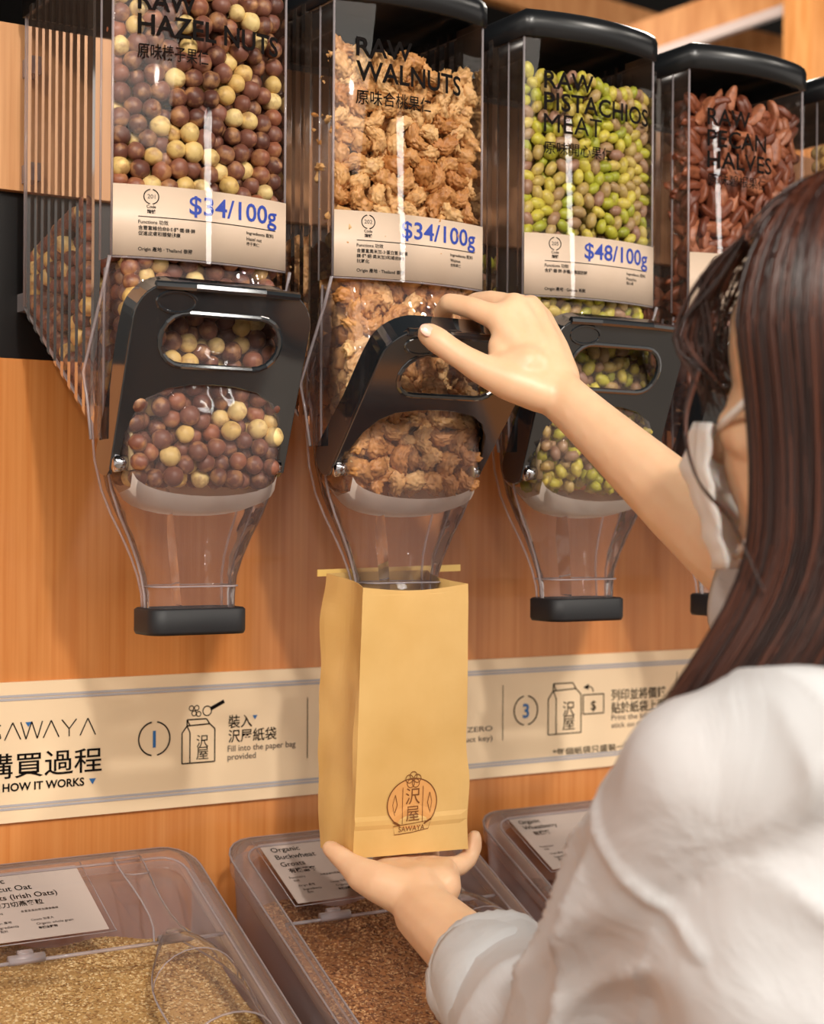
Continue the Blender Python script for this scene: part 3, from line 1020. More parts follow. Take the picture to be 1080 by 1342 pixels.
set_fill_label(fill_nuts(0, 'hazelnut', 0.0076, 0.432, ['brown-skinned hazelnut in the leftmost nut dispenser', 'peeled cream hazelnut in the leftmost nut dispenser'], ['hazel_brown', 'hazel_cream'], 6, 300, DW, 0.268), 'heap of hazelnuts deeper inside the leftmost dispenser')
set_fill_label(fill_nuts(1, 'walnut', 0.0088, 0.400, ['pale wrinkled walnut kernel in the dispenser with the pulled lever'], ['walnut'], 6, 300, 0.06, 0.255, 1.0, -0.012, 0.006), 'walnut kernels deeper inside the second dispenser')
set_fill_label(fill_nuts(2, 'pistachio', 0.0062, 0.412, ['green and mauve shelled pistachio in the third dispenser'], ['pistachio'], 4, 300, 0.04, 0.25, 1.0, -0.010), 'shelled pistachios deeper inside the third dispenser')
set_fill_label(fill_nuts(3, 'pecan', 0.0078, 0.418, ['brown grooved pecan half in the dispenser behind the head'], ['pecan'], 5, 300, 0.05, 0.25, 1.0, -0.006, 0.006), 'pecan halves deeper inside the fourth dispenser')
set_fill_label(fill_nuts(4, 'macadamia', 0.0078, 0.40, ['round cream macadamia nut in the dispenser at the right edge'], ['hazel_cream'], 2, 120, 0.04, 0.25), 'cream nuts deeper inside the rightmost dispenser')

# ------------------------------------------------------------------ sign on the wall
SY = Y_WALL - 0.004
sa, sb_ = on_y(0, 895, SY), on_y(0, 1080, SY)
SZ1, SZ0 = sa.z, sb_.z
SX0, SX1 = 0.10, 2.6
sroot = thing('instruction_sign', ((SX0 + SX1) / 2, SY, SZ0), 'long cream how-it-works sign with numbered steps along the orange wall', 'sign')
so = sroot.location.copy()
o = MB().box((SX0 - so.x, 0, 0), (SX1 - so.x, 0.0038, SZ1 - SZ0)).build('sign_panel', M['sign'], sroot)


def sg(x, z, e=0.0006):
    return (x - so.x, -e, z - so.z)


def spx(u, v):
    p = on_y(u, v, SY)
    return p.x, p.z


K = 1.0 / (F_PX / (SY * 1.18))               # metres per pixel on the sign, roughly
mbl = MB()
H = SZ1 - SZ0
for zz in (SZ1 - 0.0125, SZ1 - 0.0155, SZ0 + 0.0125, SZ0 + 0.0155):
    ribbon(mbl, [(SX0, zz), (SX1, zz)], 0.0022, sg)
mbl.build('border_line', M['sign_line'], sroot)
mk, mblue = MB(), MB()


def stext(txt, u, v, h_px, u_end=None, bold=0.0, mb=None, vs=None):
    x, z = spx(u, v)
    w = None
    if u_end is not None:
        w = spx(u_end, v)[0] - x
    zc = (Vector((x, SY, z + CAMZ * 0)) - EYE).dot(_fw)
    own = MB()
    put_text(own, txt, x, z, h_px * zc / F_PX, sg, w, bold)
    own.build('lettering', mb or M['ink'], sroot)


# drawn-out shop name in thin strokes: A without its bar
x0, zb = spx(-17, 972)
x1, _z = spx(126, 965)
zt = spx(50, 945)[1]
adv = (x1 - x0) / 5.85
lw = 0.0011
ch = zt - zb
def stroke(pts, w=lw, mb=None):
    ribbon(mb or mk, pts, w, sg)
xs = x0
sS = [(xs + adv * 0.70, zb + ch * 0.85), (xs + adv * 0.55, zb + ch * 0.97), (xs + adv * 0.30, zb + ch), (xs + adv * 0.10, zb + ch * 0.85), (xs + adv * 0.12, zb + ch * 0.65), (xs + adv * 0.40, zb + ch * 0.50), (xs + adv * 0.66, zb + ch * 0.36), (xs + adv * 0.70, zb + ch * 0.16), (xs + adv * 0.5, zb + ch * 0.01), (xs + adv * 0.25, zb), (xs + adv * 0.05, zb + ch * 0.14)]
stroke(sS)
def lam(x, w):
    stroke([(x, zb), (x + w / 2, zt)]); stroke([(x + w / 2, zt), (x + w, zb)])
lam(x0 + adv * 0.9, adv * 0.85)
xw = x0 + adv * 1.75
for a, b in (((0, 1), (0.28, 0)), ((0.28, 0), (0.58, 1)), ((0.58, 1), (0.88, 0)), ((0.88, 0), (1.15, 1))):
    stroke([(xw + a[0] * adv, zb + a[1] * ch), (xw + b[0] * adv, zb + b[1] * ch)])
lam(x0 + adv * 2.95, adv * 0.85)
xy_ = x0 + adv * 3.95
stroke([(xy_, zt), (xy_ + adv * 0.4, zb + ch * 0.45)]); stroke([(xy_ + adv * 0.8, zt), (xy_ + adv * 0.4, zb + ch * 0.45)]); stroke([(xy_ + adv * 0.4, zb + ch * 0.45), (xy_ + adv * 0.4, zb)])
lam(x0 + adv * 4.95, adv * 0.85)
def flush(nm):
    global mk, mblue
    for q, m_, n_ in ((mk, M['ink'], nm), (mblue, M['sign_blue'], 'blue_mark')):
        if q.v:
            q.build(n_, m_, sroot)
    mk, mblue = MB(), MB()
def tri(x, z, s, mb):
    mb.add([sg(x - s, z), sg(x + s, z), sg(x, z - s * 1.6)], [(0, 1, 2)])
tri(x0 + adv * 2.15, zt - ch * 0.02, 0.0028, mblue)
flush('shop_name')
stext('購買過程', -22, 1020, 31, 133, 0.006)
stext('HOW IT WORKS', 3, 1038, 11, 110, 0.025)
tx, tz = spx(121, 1020)
tri(tx, tz, 0.0034, mblue)
flush('heading_mark')


def step(uc, vc, r_px, digit):
    x, z = spx(uc, vc)
    zc = (Vector((x, SY, z)) - EYE).dot(_fw)
    r = r_px * zc / F_PX
    stroke(arc(x, z, r, 100, 260, 24), 0.0014); stroke(arc(x, z, r, -80, 80, 24), 0.0014)
    put_text(mblue, digit, x, z - r * 0.5, r, sg, None, 0.02, align='C')
    flush('step_circle')


step(202, 968, 22, '1')
step(440, 950, 21, '2')
step(689, 931, 19, '3')


def bag_icon(u0, v0, u1, v1, scoop):
    xa, zb_ = spx(u0, v1); xb, _q = spx(u1, v1)
    zt_ = spx(u1, v0)[1] - (0.0 if not scoop else 0)
    w, h = xb - xa, zt_ - zb_
    b = lambda q, s: (xa + q * w, zb_ + s * h)
    lw2 = 0.0012
    for seg in ([b(0, 0), b(1, 0)], [b(0, 0), b(0, 0.70)], [b(1, 0), b(1, 0.76)], [b(0.24, 0), b(0.24, 0.70)], [b(0, 0.70), b(0.15, 0.86)], [b(0.24, 0.70), b(0.15, 0.86)], [b(1, 0.76), b(0.84, 0.88)],
                [b(0.15, 0.86), b(0.84, 0.88)], [b(0.15, 0.86), b(0.15, 1.0)], [b(0.15, 1.0), b(0.74, 1.0)], [b(0.74, 1.0), b(0.84, 0.88)], [b(0.15, 1.0), b(0.24, 0.86)]):
        stroke(seg, lw2)
    put_text(mk, '沢', xa + 0.62 * w, zb_ + 0.37 * h, h * 0.27, sg, None, 0.0, align='C')
    put_text(mk, '屋', xa + 0.62 * w, zb_ + 0.09 * h, h * 0.27, sg, None, 0.0, align='C')
    return xa, zb_, w, h


xa, zb_, w_, h_ = bag_icon(238, 941, 281, 1001, True)
for dx, dz in ((0.36, 1.14), (0.50, 1.12), (0.28, 1.26), (0.44, 1.26)):
    stroke(arc(xa + dx * w_, zb_ + dz * h_, 0.0024, 0, 360, 10), 0.0009)
stroke(arc(xa + 0.76 * w_, zb_ + 1.18 * h_, 0.0046, 0, 360, 14), 0.0010)
stroke([(xa + 0.86 * w_, zb_ + 1.22 * h_), (xa + 1.28 * w_, zb_ + 1.38 * h_)], 0.0036)
flush('bag_icon')
stext('裝入', 299, 953, 16, 330, 0.006)
tx, tz = spx(334, 937); tri(tx, tz, 0.0026, mblue)
flush('mark')
stext('沢屋紙袋', 299, 972, 16, 362, 0.006)
stext('Fill into the paper bag', 298, 985, 8, 387, 0.005, M['ink_grey'])
stext('provided', 298, 996, 8, 335, 0.005, M['ink_grey'])
for u, va, vb in ((403, 914, 993), (659, 898, 970), (887, 880, 950)):
    a, b = spx(u, va), spx(u, vb)
    stroke([a, (a[0], b[1])], 0.0008)
    flush('separator_line')
# the second step is mostly behind the bag
stext('秤重', 500, 930, 15, 530, 0.006)
stext('Set scale to ZERO', 545, 965, 7, 645, 0.005, M['ink_grey'])
stext('(product key)', 583, 975, 7, 645, 0.005, M['ink_grey'])
xa, zb_, w_, h_ = bag_icon(718, 894, 761, 963, False)
flush('bag_icon')
bx, bz = spx(764, 936); bx2, bz2 = spx(791, 909)
for seg in ([(bx, bz), (bx2, bz)], [(bx2, bz), (bx2, bz2)], [(bx2, bz2), (bx, bz2)], [(bx, bz2), (bx, bz)]):
    stroke(seg, 0.0012)
put_text(mk, '$', (bx + bx2) / 2, bz + 0.004, 0.0105, sg, None, 0.01, align='C')
ax_, az_ = spx(775, 907)
stroke(arc(ax_ - 0.004, az_, 0.0065, 0, 100, 8), 0.0012)
mk.add([sg(ax_ - 0.0115, az_ + 0.0058), sg(ax_ - 0.004, az_ + 0.0095), sg(ax_ - 0.0045, az_ + 0.003)], [(0, 1, 2)])
stext('列印並將價錢', 801, 917, 14, 872, 0.006)
stext('貼於紙袋上面', 801, 934, 14, 872, 0.006)
stext('Print the label and', 801, 944, 7, 872, 0.0, M['ink_grey'])
stext('stick on the bag', 801, 954, 7, 862, 0.0, M['ink_grey'])
stext('*每個紙袋只盛裝一款產品', 724, 990, 9, 850, 0.004)
flush('dollar_icon')

# ------------------------------------------------------------------ bulk bins
BW, BGAP, BX1, BLEN = 0.255, 0.032, 0.6585, 0.42
HINGE = 0.122


def grain_mesh(x0, l0, l1, d_fn, n, size, mn, seed):
    """a heap surface and loose kernels lying on it, one object"""
    r = np.random.default_rng(seed)
    NX, NL = 22, 30
    top = []
    for i in range(NL + 1):
        for j in range(NX + 1):
            x = x0 + 0.014 + (BW - 0.028) * j / NX
            l = l0 + (l1 - l0) * i / NL
            top.append(tuple(bin_pt(x, l, d_fn(x - x0, l))))
    fs = [(i * (NX + 1) + j, i * (NX + 1) + j + 1, (i + 1) * (NX + 1) + j + 1, (i + 1) * (NX + 1) + j) for i in range(NL) for j in range(NX)]
    VS = [np.array(top)]
    FS = [list(f) for f in fs]
    c = np.array([(1, 0, 0), (-1, 0, 0), (0, 1, 0), (0, -1, 0), (0, 0, 1), (0, 0, -1)], float)
    tf = [(0, 2, 4), (2, 1, 4), (1, 3, 4), (3, 0, 4), (2, 0, 5), (1, 2, 5), (3, 1, 5), (0, 3, 5)]
    off = len(top)
    for k in range(n):
        x, l = r.uniform(x0 + 0.015, x0 + BW - 0.015), r.uniform(l0 + 0.002, l1 - 0.004)
        p = bin_pt(x, l, d_fn(x - x0, l) - size * 0.3)
        e = np.array(Matrix.Rotation(r.uniform(0, 6.28), 3, 'Z') @ Matrix.Rotation(r.uniform(-0.6, 0.6), 3, 'X'))
        VS.append((c * np.array([size * r.uniform(0.9, 1.3), size * 0.62, size * 0.5])) @ e.T + np.array(p))
        FS += [[q + off for q in t] for t in tf]
        off += 6
    me = bpy.data.meshes.new('grain')
    me.from_pydata(np.concatenate(VS).tolist(), [], FS)
    me.materials.append(M[mn])
    return me


def bin_loop(x0, x1, l0, l1, d, r, n=5):
    return [bin_pt(x, l, d) for x, l in rrect(x0, x1, l0, l1, r, n)]


def bulk_bin(i, label, card_lines, grain_label, mn, seed, depth0):
    x0 = BX1 - BW + i * (BW + BGAP)
    x1 = x0 + BW
    base = bin_pt((x0 + x1) / 2, BLEN / 2, BIN_D)
    t = thing('bulk_bin', base, label, 'bin', 'clear bulk food bins on the counter')
    def local(mb):
        mb.v = [tuple(Vector(p) - base) for p in mb.v]
        return mb
    mb = MB()
    mb.loft([bin_loop(x0 + 0.004, x1 - 0.004, 0.004, BLEN - 0.004, 0.006, 0.026), bin_loop(x0 + 0.010, x1 - 0.010, 0.010, BLEN - 0.01, BIN_D - 0.012, 0.024), bin_loop(x0 + 0.02, x1 - 0.02, 0.02, BLEN - 0.02, BIN_D, 0.02)], True, False, True)
    local(mb).build('box', M['bin_frost'], t, True)
    # rim of the lid: raised rounded frame
    mb = MB()
    mb.loft([bin_loop(x0, x1, 0, BLEN, 0.012, 0.03), bin_loop(x0, x1, 0, BLEN, -0.003, 0.03), bin_loop(x0 + 0.004, x1 - 0.004, 0.004, BLEN - 0.004, -0.006, 0.027), bin_loop(x0 + 0.016, x1 - 0.016, 0.016, BLEN - 0.016, -0.005, 0.02), bin_loop(x0 + 0.020, x1 - 0.020, 0.020, BLEN - 0.02, 0.002, 0.018)], True)
    local(mb).build('lid_rim', M['bin'], t, True)
    mb = MB()
    for lp_ in (bin_loop(x0, x1, 0, BLEN, -0.003, 0.03), bin_loop(x0 + 0.016, x1 - 0.016, 0.016, BLEN - 0.016, -0.0045, 0.02)):
        mb.tube(lp_ + [lp_[0]], 0.0011, 6, False)
    local(mb).build('rim_edge', M['edge'], t, True)
    # fixed rear panel and hinged front flap
    mb = MB()
    mb.add([bin_pt(x0 + 0.018, 0.018, 0.002), bin_pt(x1 - 0.018, 0.018, 0.002), bin_pt(x1 - 0.018, HINGE - 0.002, 0.002), bin_pt(x0 + 0.018, HINGE - 0.002, 0.002)], [(0, 1, 2, 3)])
    local(mb).build('rear_panel', M['bin_clear'], t)
    mb = MB()
    mb.add([bin_pt(x0 + 0.012, HINGE + 0.002, -0.001), bin_pt(x1 - 0.012, HINGE + 0.002, -0.001), bin_pt(x1 - 0.012, BLEN - 0.018, 0.0), bin_pt(x0 + 0.012, BLEN - 0.018, 0.0)], [(0, 1, 2, 3)])
    fl = local(mb).build('front_flap', M['bin_clear'], t)
    mb = MB()
    mb.tube([bin_pt(x0 + 0.012, HINGE, -0.001), bin_pt(x1 - 0.012, HINGE, -0.001)], 0.0016, 6)
    mb.tube([bin_pt(x0 + 0.012, HINGE + 0.002, -0.001), bin_pt(x0 + 0.012, BLEN - 0.02, -0.001)], 0.0012, 6)
    mb.tube([bin_pt(x1 - 0.012, HINGE + 0.002, -0.001), bin_pt(x1 - 0.012, BLEN - 0.02, -0.001)], 0.0012, 6)
    local(mb).build('flap_edge', M['edge'], fl, True)
    for xx in (x0 + 0.062, x1 - 0.062):
        mb = MB()
        mb.tube([bin_pt(xx - 0.015, HINGE, -0.003), bin_pt(xx + 0.015, HINGE, -0.003)], 0.0042, 10)
        mb.tube([bin_pt(xx - 0.006, HINGE - 0.004, -0.004), bin_pt(xx + 0.006, HINGE - 0.004, -0.004)], 0.0040, 8)
        local(mb).build('hinge', M['edge'], t, True)
    # card in its clear holder
    cx0, cl0, cw, cl = x0 + 0.035, 0.012, 0.106, 0.088
    mb = MB()
    mb.loft([[bin_pt(x, l, d) for x, l in ((cx0, cl0), (cx0 + cw, cl0), (cx0 + cw, cl0 + cl), (cx0, cl0 + cl))] for d in (-0.0032, -0.0038)], True, True, True)
    card = local(mb).build('name_card', M['bin_card'], t)
    mb = MB()
    mb.loft([[bin_pt(x, l, d) for x, l in ((cx0 - 0.005, cl0 - 0.004), (cx0 + cw + 0.005, cl0 - 0.004), (cx0 + cw + 0.005, cl0 + cl + 0.005), (cx0 - 0.005, cl0 + cl + 0.005))] for d in (-0.0050,)] + [[bin_pt(x, l, -0.0050) for x, l in ((cx0 + 0.05, cl0 + 0.04),) * 4]], True)
    local(mb).build('card_holder', M['clear'], t)
    mb = MB()
    lp_ = [(cx0 - 0.005, cl0 - 0.004), (cx0 + cw + 0.005, cl0 - 0.004), (cx0 + cw + 0.005, cl0 + cl + 0.005), (cx0 - 0.005, cl0 + cl + 0.005), (cx0 - 0.005, cl0 - 0.004)]
    for a, b in zip(lp_[:-1], lp_[1:]):
        mb.tube([bin_pt(*a, -0.0045), bin_pt(*b, -0.0045)], 0.0005, 6)
    local(mb).build('holder_edge', M['edge'], t, True)
    mb = MB()
    fn = lambda x, y: Vector(bin_pt(cx0 + x, cl0 + cl - y, -0.0042)) - base
    for (s, x, y, h, b) in card_lines:
        put_text(mb, s, x, y, h, fn, None, b)
    mb.build('card_lettering', M['ink'], card)
    g = obj('grain', grain_mesh(x0, 0.030, BLEN - 0.03, lambda x, l: depth0 + 0.028 * math.exp(-((l - 0.0) / 0.10) ** 2) + 0.005 * math.sin(x * 26 + seed) * math.cos(l * 22) + 0.004 * math.sin(x * 60 + l * 40), 13000, 0.0021, mn, seed))
    tag(g, grain_label, 'grain', None, 'stuff')
    return t


small = [('含豐富蛋白質及膳食纖維', 0.040, 0.0335, 0.0026, 0.0), ('Functions', 0.008, 0.0335, 0.0030, 0.0), ('功效', 0.010, 0.0290, 0.0028, 0.0), ('Origin 產地', 0.012, 0.0215, 0.0030, 0.0), ('Canada 加拿大', 0.045, 0.0215, 0.0028, 0.0),
         ('Ingredients', 0.014, 0.0155, 0.0030, 0.0), ('配料', 0.016, 0.0110, 0.0028, 0.0), ('Organic whole grain', 0.048, 0.0155, 0.0028, 0.0), ('有機全穀物', 0.048, 0.0105, 0.0030, 0.02)]
bulk_bin(0, 'clear bulk bin of steel cut oats with scoop, leftmost of the bins', [('Organic', 0.008, 0.0735, 0.0068, 0.01), ('Steel cut Oat', 0.008, 0.0625, 0.0068, 0.01), ('Groats (Irish Oats)', 0.008, 0.0515, 0.0066, 0.01), ('有機刀切燕麥粒', 0.012, 0.0420, 0.0064, 0.015)] + small, 'pale cut oat groats filling the leftmost clear bin', 'oat', 3, 0.026)
bulk_bin(1, 'clear bulk bin of brown buckwheat under the hand and paper bag', [('Organic', 0.008, 0.0735, 0.0068, 0.01), ('Buckwheat', 0.008, 0.0625, 0.0068, 0.01), ('Groats', 0.008, 0.0515, 0.0066, 0.01), ('有機蕎麥', 0.012, 0.0420, 0.0064, 0.015)] + small, 'brown buckwheat groats filling the middle clear bin', 'buckwheat', 4, 0.020)
bulk_bin(2, 'clear bulk bin with a white card behind the shirt sleeve, rightmost of the bins', [('Organic', 0.008, 0.0735, 0.0060, 0.01), ('Wheatberry', 0.008, 0.0640, 0.0060, 0.01), ('有機麥', 0.014, 0.0540, 0.0064, 0.02)] + small, 'dark red-brown grain filling the rightmost clear bin', 'redgrain', 5, 0.028)


def scoop(i, xo, label):
    x = BX1 - BW + i * (BW + BGAP) + xo
    base = bin_pt(x, 0.16, -0.004)
    t = thing('scoop', base, label, 'scoop', 'clear plastic scoops on the bins')
    lift = 0.006
    def sp(dx, l, up):
        return Vector(bin_pt(x + dx, l + 0.014, -lift - up)) - base
    # bowl: open shovel seen from above, lying mouth down the slope
    mb = MB()
    secs = []
    for k in range(15):
        q = k / 14
        l = 0.118 + 0.125 * q
        w = 0.040 * math.sin(math.pi * min(0.5, 0.08 + q * 0.75)) if q < 0.6 else 0.040 * (1 - 0.10 * (q - 0.6))
        hgt = 0.030 * math.sin(math.pi * min(0.5, 0.10 + q * 0.9))
        secs.append([sp(-w * math.cos(math.pi * m_ / 12), l + 0.012 * math.sin(math.pi * m_ / 12) * (q - 0.5), hgt * math.sin(math.pi * m_ / 12)) for m_ in range(13)])
    mb.loft(secs, False)
    mb.build('bowl', M['clear_wavy'], t, True)
    mb = MB()
    mb.tube(secs[-1], 0.0009, 6)
    mb.tube([s[0] for s in secs], 0.0009, 6); mb.tube([s[-1] for s in secs], 0.0009, 6)
    mb.tube(secs[6], 0.0006, 6)
    mb.build('bowl_edge', M['edge'], t, True)
    mb = MB()
    hw = lambda l: 0.0115 if l < 0.045 else 0.0105 + 0.0 * l
    ls = [0.008, 0.02, 0.035, 0.05, 0.07, 0.09, 0.105, 0.122]
    ws = [0.0125, 0.0125, 0.0115, 0.010, 0.009, 0.0095, 0.012, 0.018]
    mb.loft([[sp(-w, l, 0.006), sp(-w * 0.6, l, 0.012), sp(w * 0.6, l, 0.012), sp(w, l, 0.006)] for l, w in zip(ls, ws)], False)
    mb.build('handle', M['clear_wavy'], t, True)
    mb = MB()
    for sgn in (-1, 1):
        mb.tube([sp(sgn * w, l, 0.006) for l, w in zip(ls, ws)], 0.0009, 6)
    mb.tube([sp(-0.0125, 0.008, 0.006), sp(0.0125, 0.008, 0.006)], 0.0009, 6)
    mb.tube([sp(-0.0115, 0.034, 0.008), sp(-0.006, 0.042, 0.012), sp(0.006, 0.042, 0.012), sp(0.0115, 0.034, 0.008)], 0.0007, 6)
    mb.build('handle_edge', M['edge'], t, True)
    return t


scoop(0, 0.186, 'clear plastic scoop lying on the leftmost oat bin')
scoop(1, 0.186, 'clear plastic scoop on the buckwheat bin behind the wrist')

# ------------------------------------------------------------------ kraft paper bag
BYF = 1.217
FLb, FRb, FLt, FRt = on_y(463, 1125, BYF), on_y(615, 1112, BYF), on_y(476, 770, BYF), on_y(612, 765, BYF)
BDEP = 0.068
bag_base = Vector(((FLb.x + FRb.x) / 2, BYF + BDEP / 2, (FLb.z + FRb.z) / 2))
bag = thing('paper_bag', bag_base, 'tall kraft paper bag with printed crest held under the spout', 'bag')


def bag_point(s, h):
    """s around the outline (0 front left .. 1), h from the bottom to the top"""
    fl, fr = FLb.lerp(FLt, h), FRb.lerp(FRt, h)
    zf = fl.z
    dep = BDEP * (0.80 + 0.20 * min(1, h * 3)) * (1.0 if h < 0.9 else 1.0 - (h - 0.9) * 0.6)
    w = fr - fl
    up = Vector((0, 0, 1))
    q = s * 4
    if q < 1:
        p = fl + w * q + Vector((0, -0.005 * math.sin(math.pi * q) * math.sin(math.pi * h), 0))
        if h > 0.97:
            p.z += -0.004 * math.sin(math.pi * q)
    elif q < 2:
        k = q - 1
        p = fr + Vector((0, dep * k, 0)) + Vector((-0.010 * math.sin(math.pi * k) * min(1, h * 2.2), 0, 0))
    elif q < 3:
        k = q - 2
        p = fr - w * k + Vector((0, dep + 0.003 * math.sin(math.pi * k), 0))
    else:
        k = q - 3
        p = fl + Vector((0, dep * (1 - k), 0)) + Vector((0.006 * math.sin(math.pi * k) * min(1, h * 2.2), 0, 0))
    back = 0 if q < 1 else (q - 1 if q < 2 else (1 if q < 3 else 4 - q))
    p.z += 0.010 * back * h
    c = noise.noise(Vector((p.x * 30, p.y * 30, p.z * 26))) * 0.0016 * (0.4 if q < 1 else 2.6)
    n = Vector((0, -1, 0)) if q < 1 else Vector((1, 0, 0)) if q < 2 else Vector((0, 1, 0)) if q < 3 else Vector((-1, 0, 0))
    p = p + n * c
    if q < 1 and 0.10 < h < 0.15:
        p.y -= 0.0012 * math.sin(math.pi * (h - 0.10) / 0.05)
    return p - bag_base


NS, NH = 48, 60
mb = MB()
rows = [[bag_point(k / NS, h / NH) for k in range(NS)] for h in range(NH + 1)]
mb.loft(rows, True, True, False)
bo = mb.build('paper_wall', M['kraft'], bag, False)
md = bo.modifiers.new('thickness', 'SOLIDIFY'); md.thickness = 0.0005; md.offset = 0
# tin tie folded round the back of the opening
ta, tb_ = on_y(416, 751, BYF + BDEP + 0.004), on_y(603, 744, BYF + BDEP + 0.004)
mb = MB()
mb.loft([[p - bag_base + Vector((0, dy, dz)) for dy, dz in ((-0.0006, -0.003), (0.0006, -0.003), (0.0006, 0.003), (-0.0006, 0.003))] for p in (ta, ta.lerp(tb_, 0.25), ta.lerp(tb_, 0.75), tb_)], True, True, True)
mb.build('tin_tie', M['tie'], bag)

# crest printed low on the front
def bagf(x, z):
    h = (z - FLb.z) / (FLt.z - FLb.z)
    fl, fr = FLb.lerp(FLt, h), FRb.lerp(FRt, h)
    q = min(max((x - fl.x) / (fr.x - fl.x), 0), 0.999)
    p = bag_point(q * 0.25, min(max(h, 0), 1)) + bag_base
    return Vector((x, p.y - 0.0010, z)) - bag_base
cp0 = on_y(541, 1053, BYF - 0.004)
ck = 1.445 / F_PX                            # metres per pixel at the bag
cx, cz = cp0.x, cp0.z
U = ck / 0.8443
mb = MB()
ell = [(cx + 32 * U * math.cos(a), cz + 33 * ck * math.sin(a)) for a in [2 * math.pi * k / 40 for k in range(40)]]
mb.add([bagf(*p) for p in ell] + [bagf(cx, cz)], [(k, (k + 1) % 40, 40) for k in range(40)])
mb.v = [tuple(Vector(v) + Vector((0, 0.0003, 0))) for v in mb.v]
mb.build('crest_ground', M['stamp_fill'], bag)
mb = MB()
ribbon(mb, arc(cx, cz, 32 * U, -40, 220, 44, 33 * ck), 0.0010, bagf)
for k in range(5):
    a = math.radians(90 + 72 * k)
    ribbon(mb, arc(cx + 5.5 * U * math.cos(a), cz + 31 * ck + 5.5 * ck * math.sin(a), 4.6 * U, 0, 360, 14), 0.0007, bagf, True)
for sx in (-13, 13):
    ribbon(mb, line2(cx + sx * U, cz - 26 * ck, cx + sx * U, cz + 22 * ck, 4), 0.0006, bagf)
    ribbon(mb, [(cx + (sx * 1.75) * U, cz - 12 * ck), (cx + sx * 1.5 * U, cz), (cx + sx * 1.72 * U, cz + 13 * ck)], 0.0007, bagf)
    ribbon(mb, [(cx + (sx * 1.75) * U, cz - 14 * ck), (cx + sx * 1.95 * U, cz), (cx + sx * 1.72 * U, cz + 13 * ck)], 0.0005, bagf)
    ribbon(mb, [(cx + sx * 1.9 * U, cz - 22 * ck), (cx + sx * 1.5 * U, cz - 25 * ck), (cx + sx * 1.2 * U, cz - 28 * ck)], 0.0018, bagf)
ban = [(cx - 24 * U, cz - 28 * ck), (cx, cz - 26 * ck), (cx + 24 * U, cz - 24 * ck), (cx + 22 * U, cz - 35 * ck), (cx, cz - 38 * ck), (cx - 22 * U, cz - 39 * ck)]
ribbon(mb, ban, 0.0006, bagf, True)
put_text(mb, '沢', cx, cz + 1 * ck, 20 * ck, bagf, None, 0.0, align='C')
put_text(mb, '屋', cx, cz - 21 * ck, 18 * ck, bagf, None, 0.0, align='C')
put_text(mb, 'SAWAYA', cx, cz - 36 * ck, 7 * ck, bagf, 34 * U, 0.0, align='C')
mb.build('crest_print', M['ink_brown'], bag)

# ------------------------------------------------------------------ the customer
Zu = Vector((0, 0, 1))
LS, RS = pt(915, 1018, 0.935), pt(1423, 935, 1.07)
LE, RE = pt(772, 1400, 1.13), pt(1008, 768, 1.20)
RW = pt(733, 517, 1.345)
LW = pt(556, 1196, 1.365)
HC = pt(1126, 508, 1.0)
SM = (LS + RS) / 2
Rb = (RS - LS); Rb.z = 0; Rb.normalize()
Fb = Zu.cross(Rb)
hip = Vector((SM.x, SM.y, 0.80)) - Fb * 0.01
person_base = Vector((hip.x, hip.y, 0.0))
person = thing('person', person_base, 'person in a white shirt and face mask, seen from behind, filling a paper bag', 'person')
hyaw = math.radians(43)
Hf = (_fw * math.cos(hyaw) - CR * math.sin(hyaw)); Hf.z = -0.03; Hf.normalize()
Hl = Zu.cross(Hf).normalized()               # her left
Hu = Hf.cross(Hl).normalized()
if Hu.z < 0:
    Hu = -Hu


def hp(f, l, u):
    return HC + Hf * f + Hl * l + Hu * u


mb = MB()
# head: skull, face, jaw, nose, neck
mb.ellipsoid(hp(-0.012, 0, 0.026), (Hf, Hl, Hu), (0.092, 0.074, 0.092))
mb.ellipsoid(hp(0.022, 0, -0.030), (Hf, Hl, Hu), (0.066, 0.060, 0.080))
mb.chain([(hp(0.030, 0.030, -0.060), 0.030), (hp(0.066, 0.0, -0.094), 0.020), (hp(0.030, -0.030, -0.060), 0.030)])
mb.chain([(hp(0.074, 0, 0.012), 0.010), (hp(0.092, 0, -0.020), 0.010), (hp(0.098, 0, -0.032), 0.0105)])
for s in (-1, 1):
    mb.ellipsoid(hp(-0.004, s * 0.070, -0.012), (Hf, Hl, Hu), (0.018, 0.006, 0.028), 14, 10)
    mb.capsule(hp(0.058, s * 0.034, -0.022), hp(0.040, s * 0.048, -0.03), 0.018, 0.016)
mb.chain([(hp(-0.018, 0, -0.05), 0.050), (hp(-0.030, 0, -0.13), 0.050), (SM + Zu * 0.02, 0.058)])
# trunk under the clothes
mb.chain([(LS.lerp(RS, 0.12) - Zu * 0.01, 0.042), (SM - Zu * 0.01, 0.055), (LS.lerp(RS, 0.88) - Zu * 0.01, 0.042)])
mb.ellipsoid(SM - Zu * 0.19, (Rb, Fb, Zu), (0.128, 0.080, 0.22))
mb.ellipsoid(hip + Zu * 0.06, (Rb, Fb, Zu), (0.140, 0.095, 0.16))
# arms
mb.chain([(LS, 0.042), (LS.lerp(LE, 0.5), 0.040), (LE, 0.036), (LE.lerp(LW, 0.35), 0.036), (LE.lerp(LW, 0.75), 0.029), (LW, 0.0255)])
mb.chain([(RS, 0.042), (RS.lerp(RE, 0.5), 0.038), (RE, 0.0335)])
fa = [(RE, 0.0335), (RE.lerp(RW, 0.18), 0.0325), (RE.lerp(RW, 0.38), 0.0300), (RE.lerp(RW, 0.60), 0.0258), (RE.lerp(RW, 0.80), 0.0222), (RE.lerp(RW, 0.93), 0.0205), (RW, 0.0205)]
mb.chain(fa)
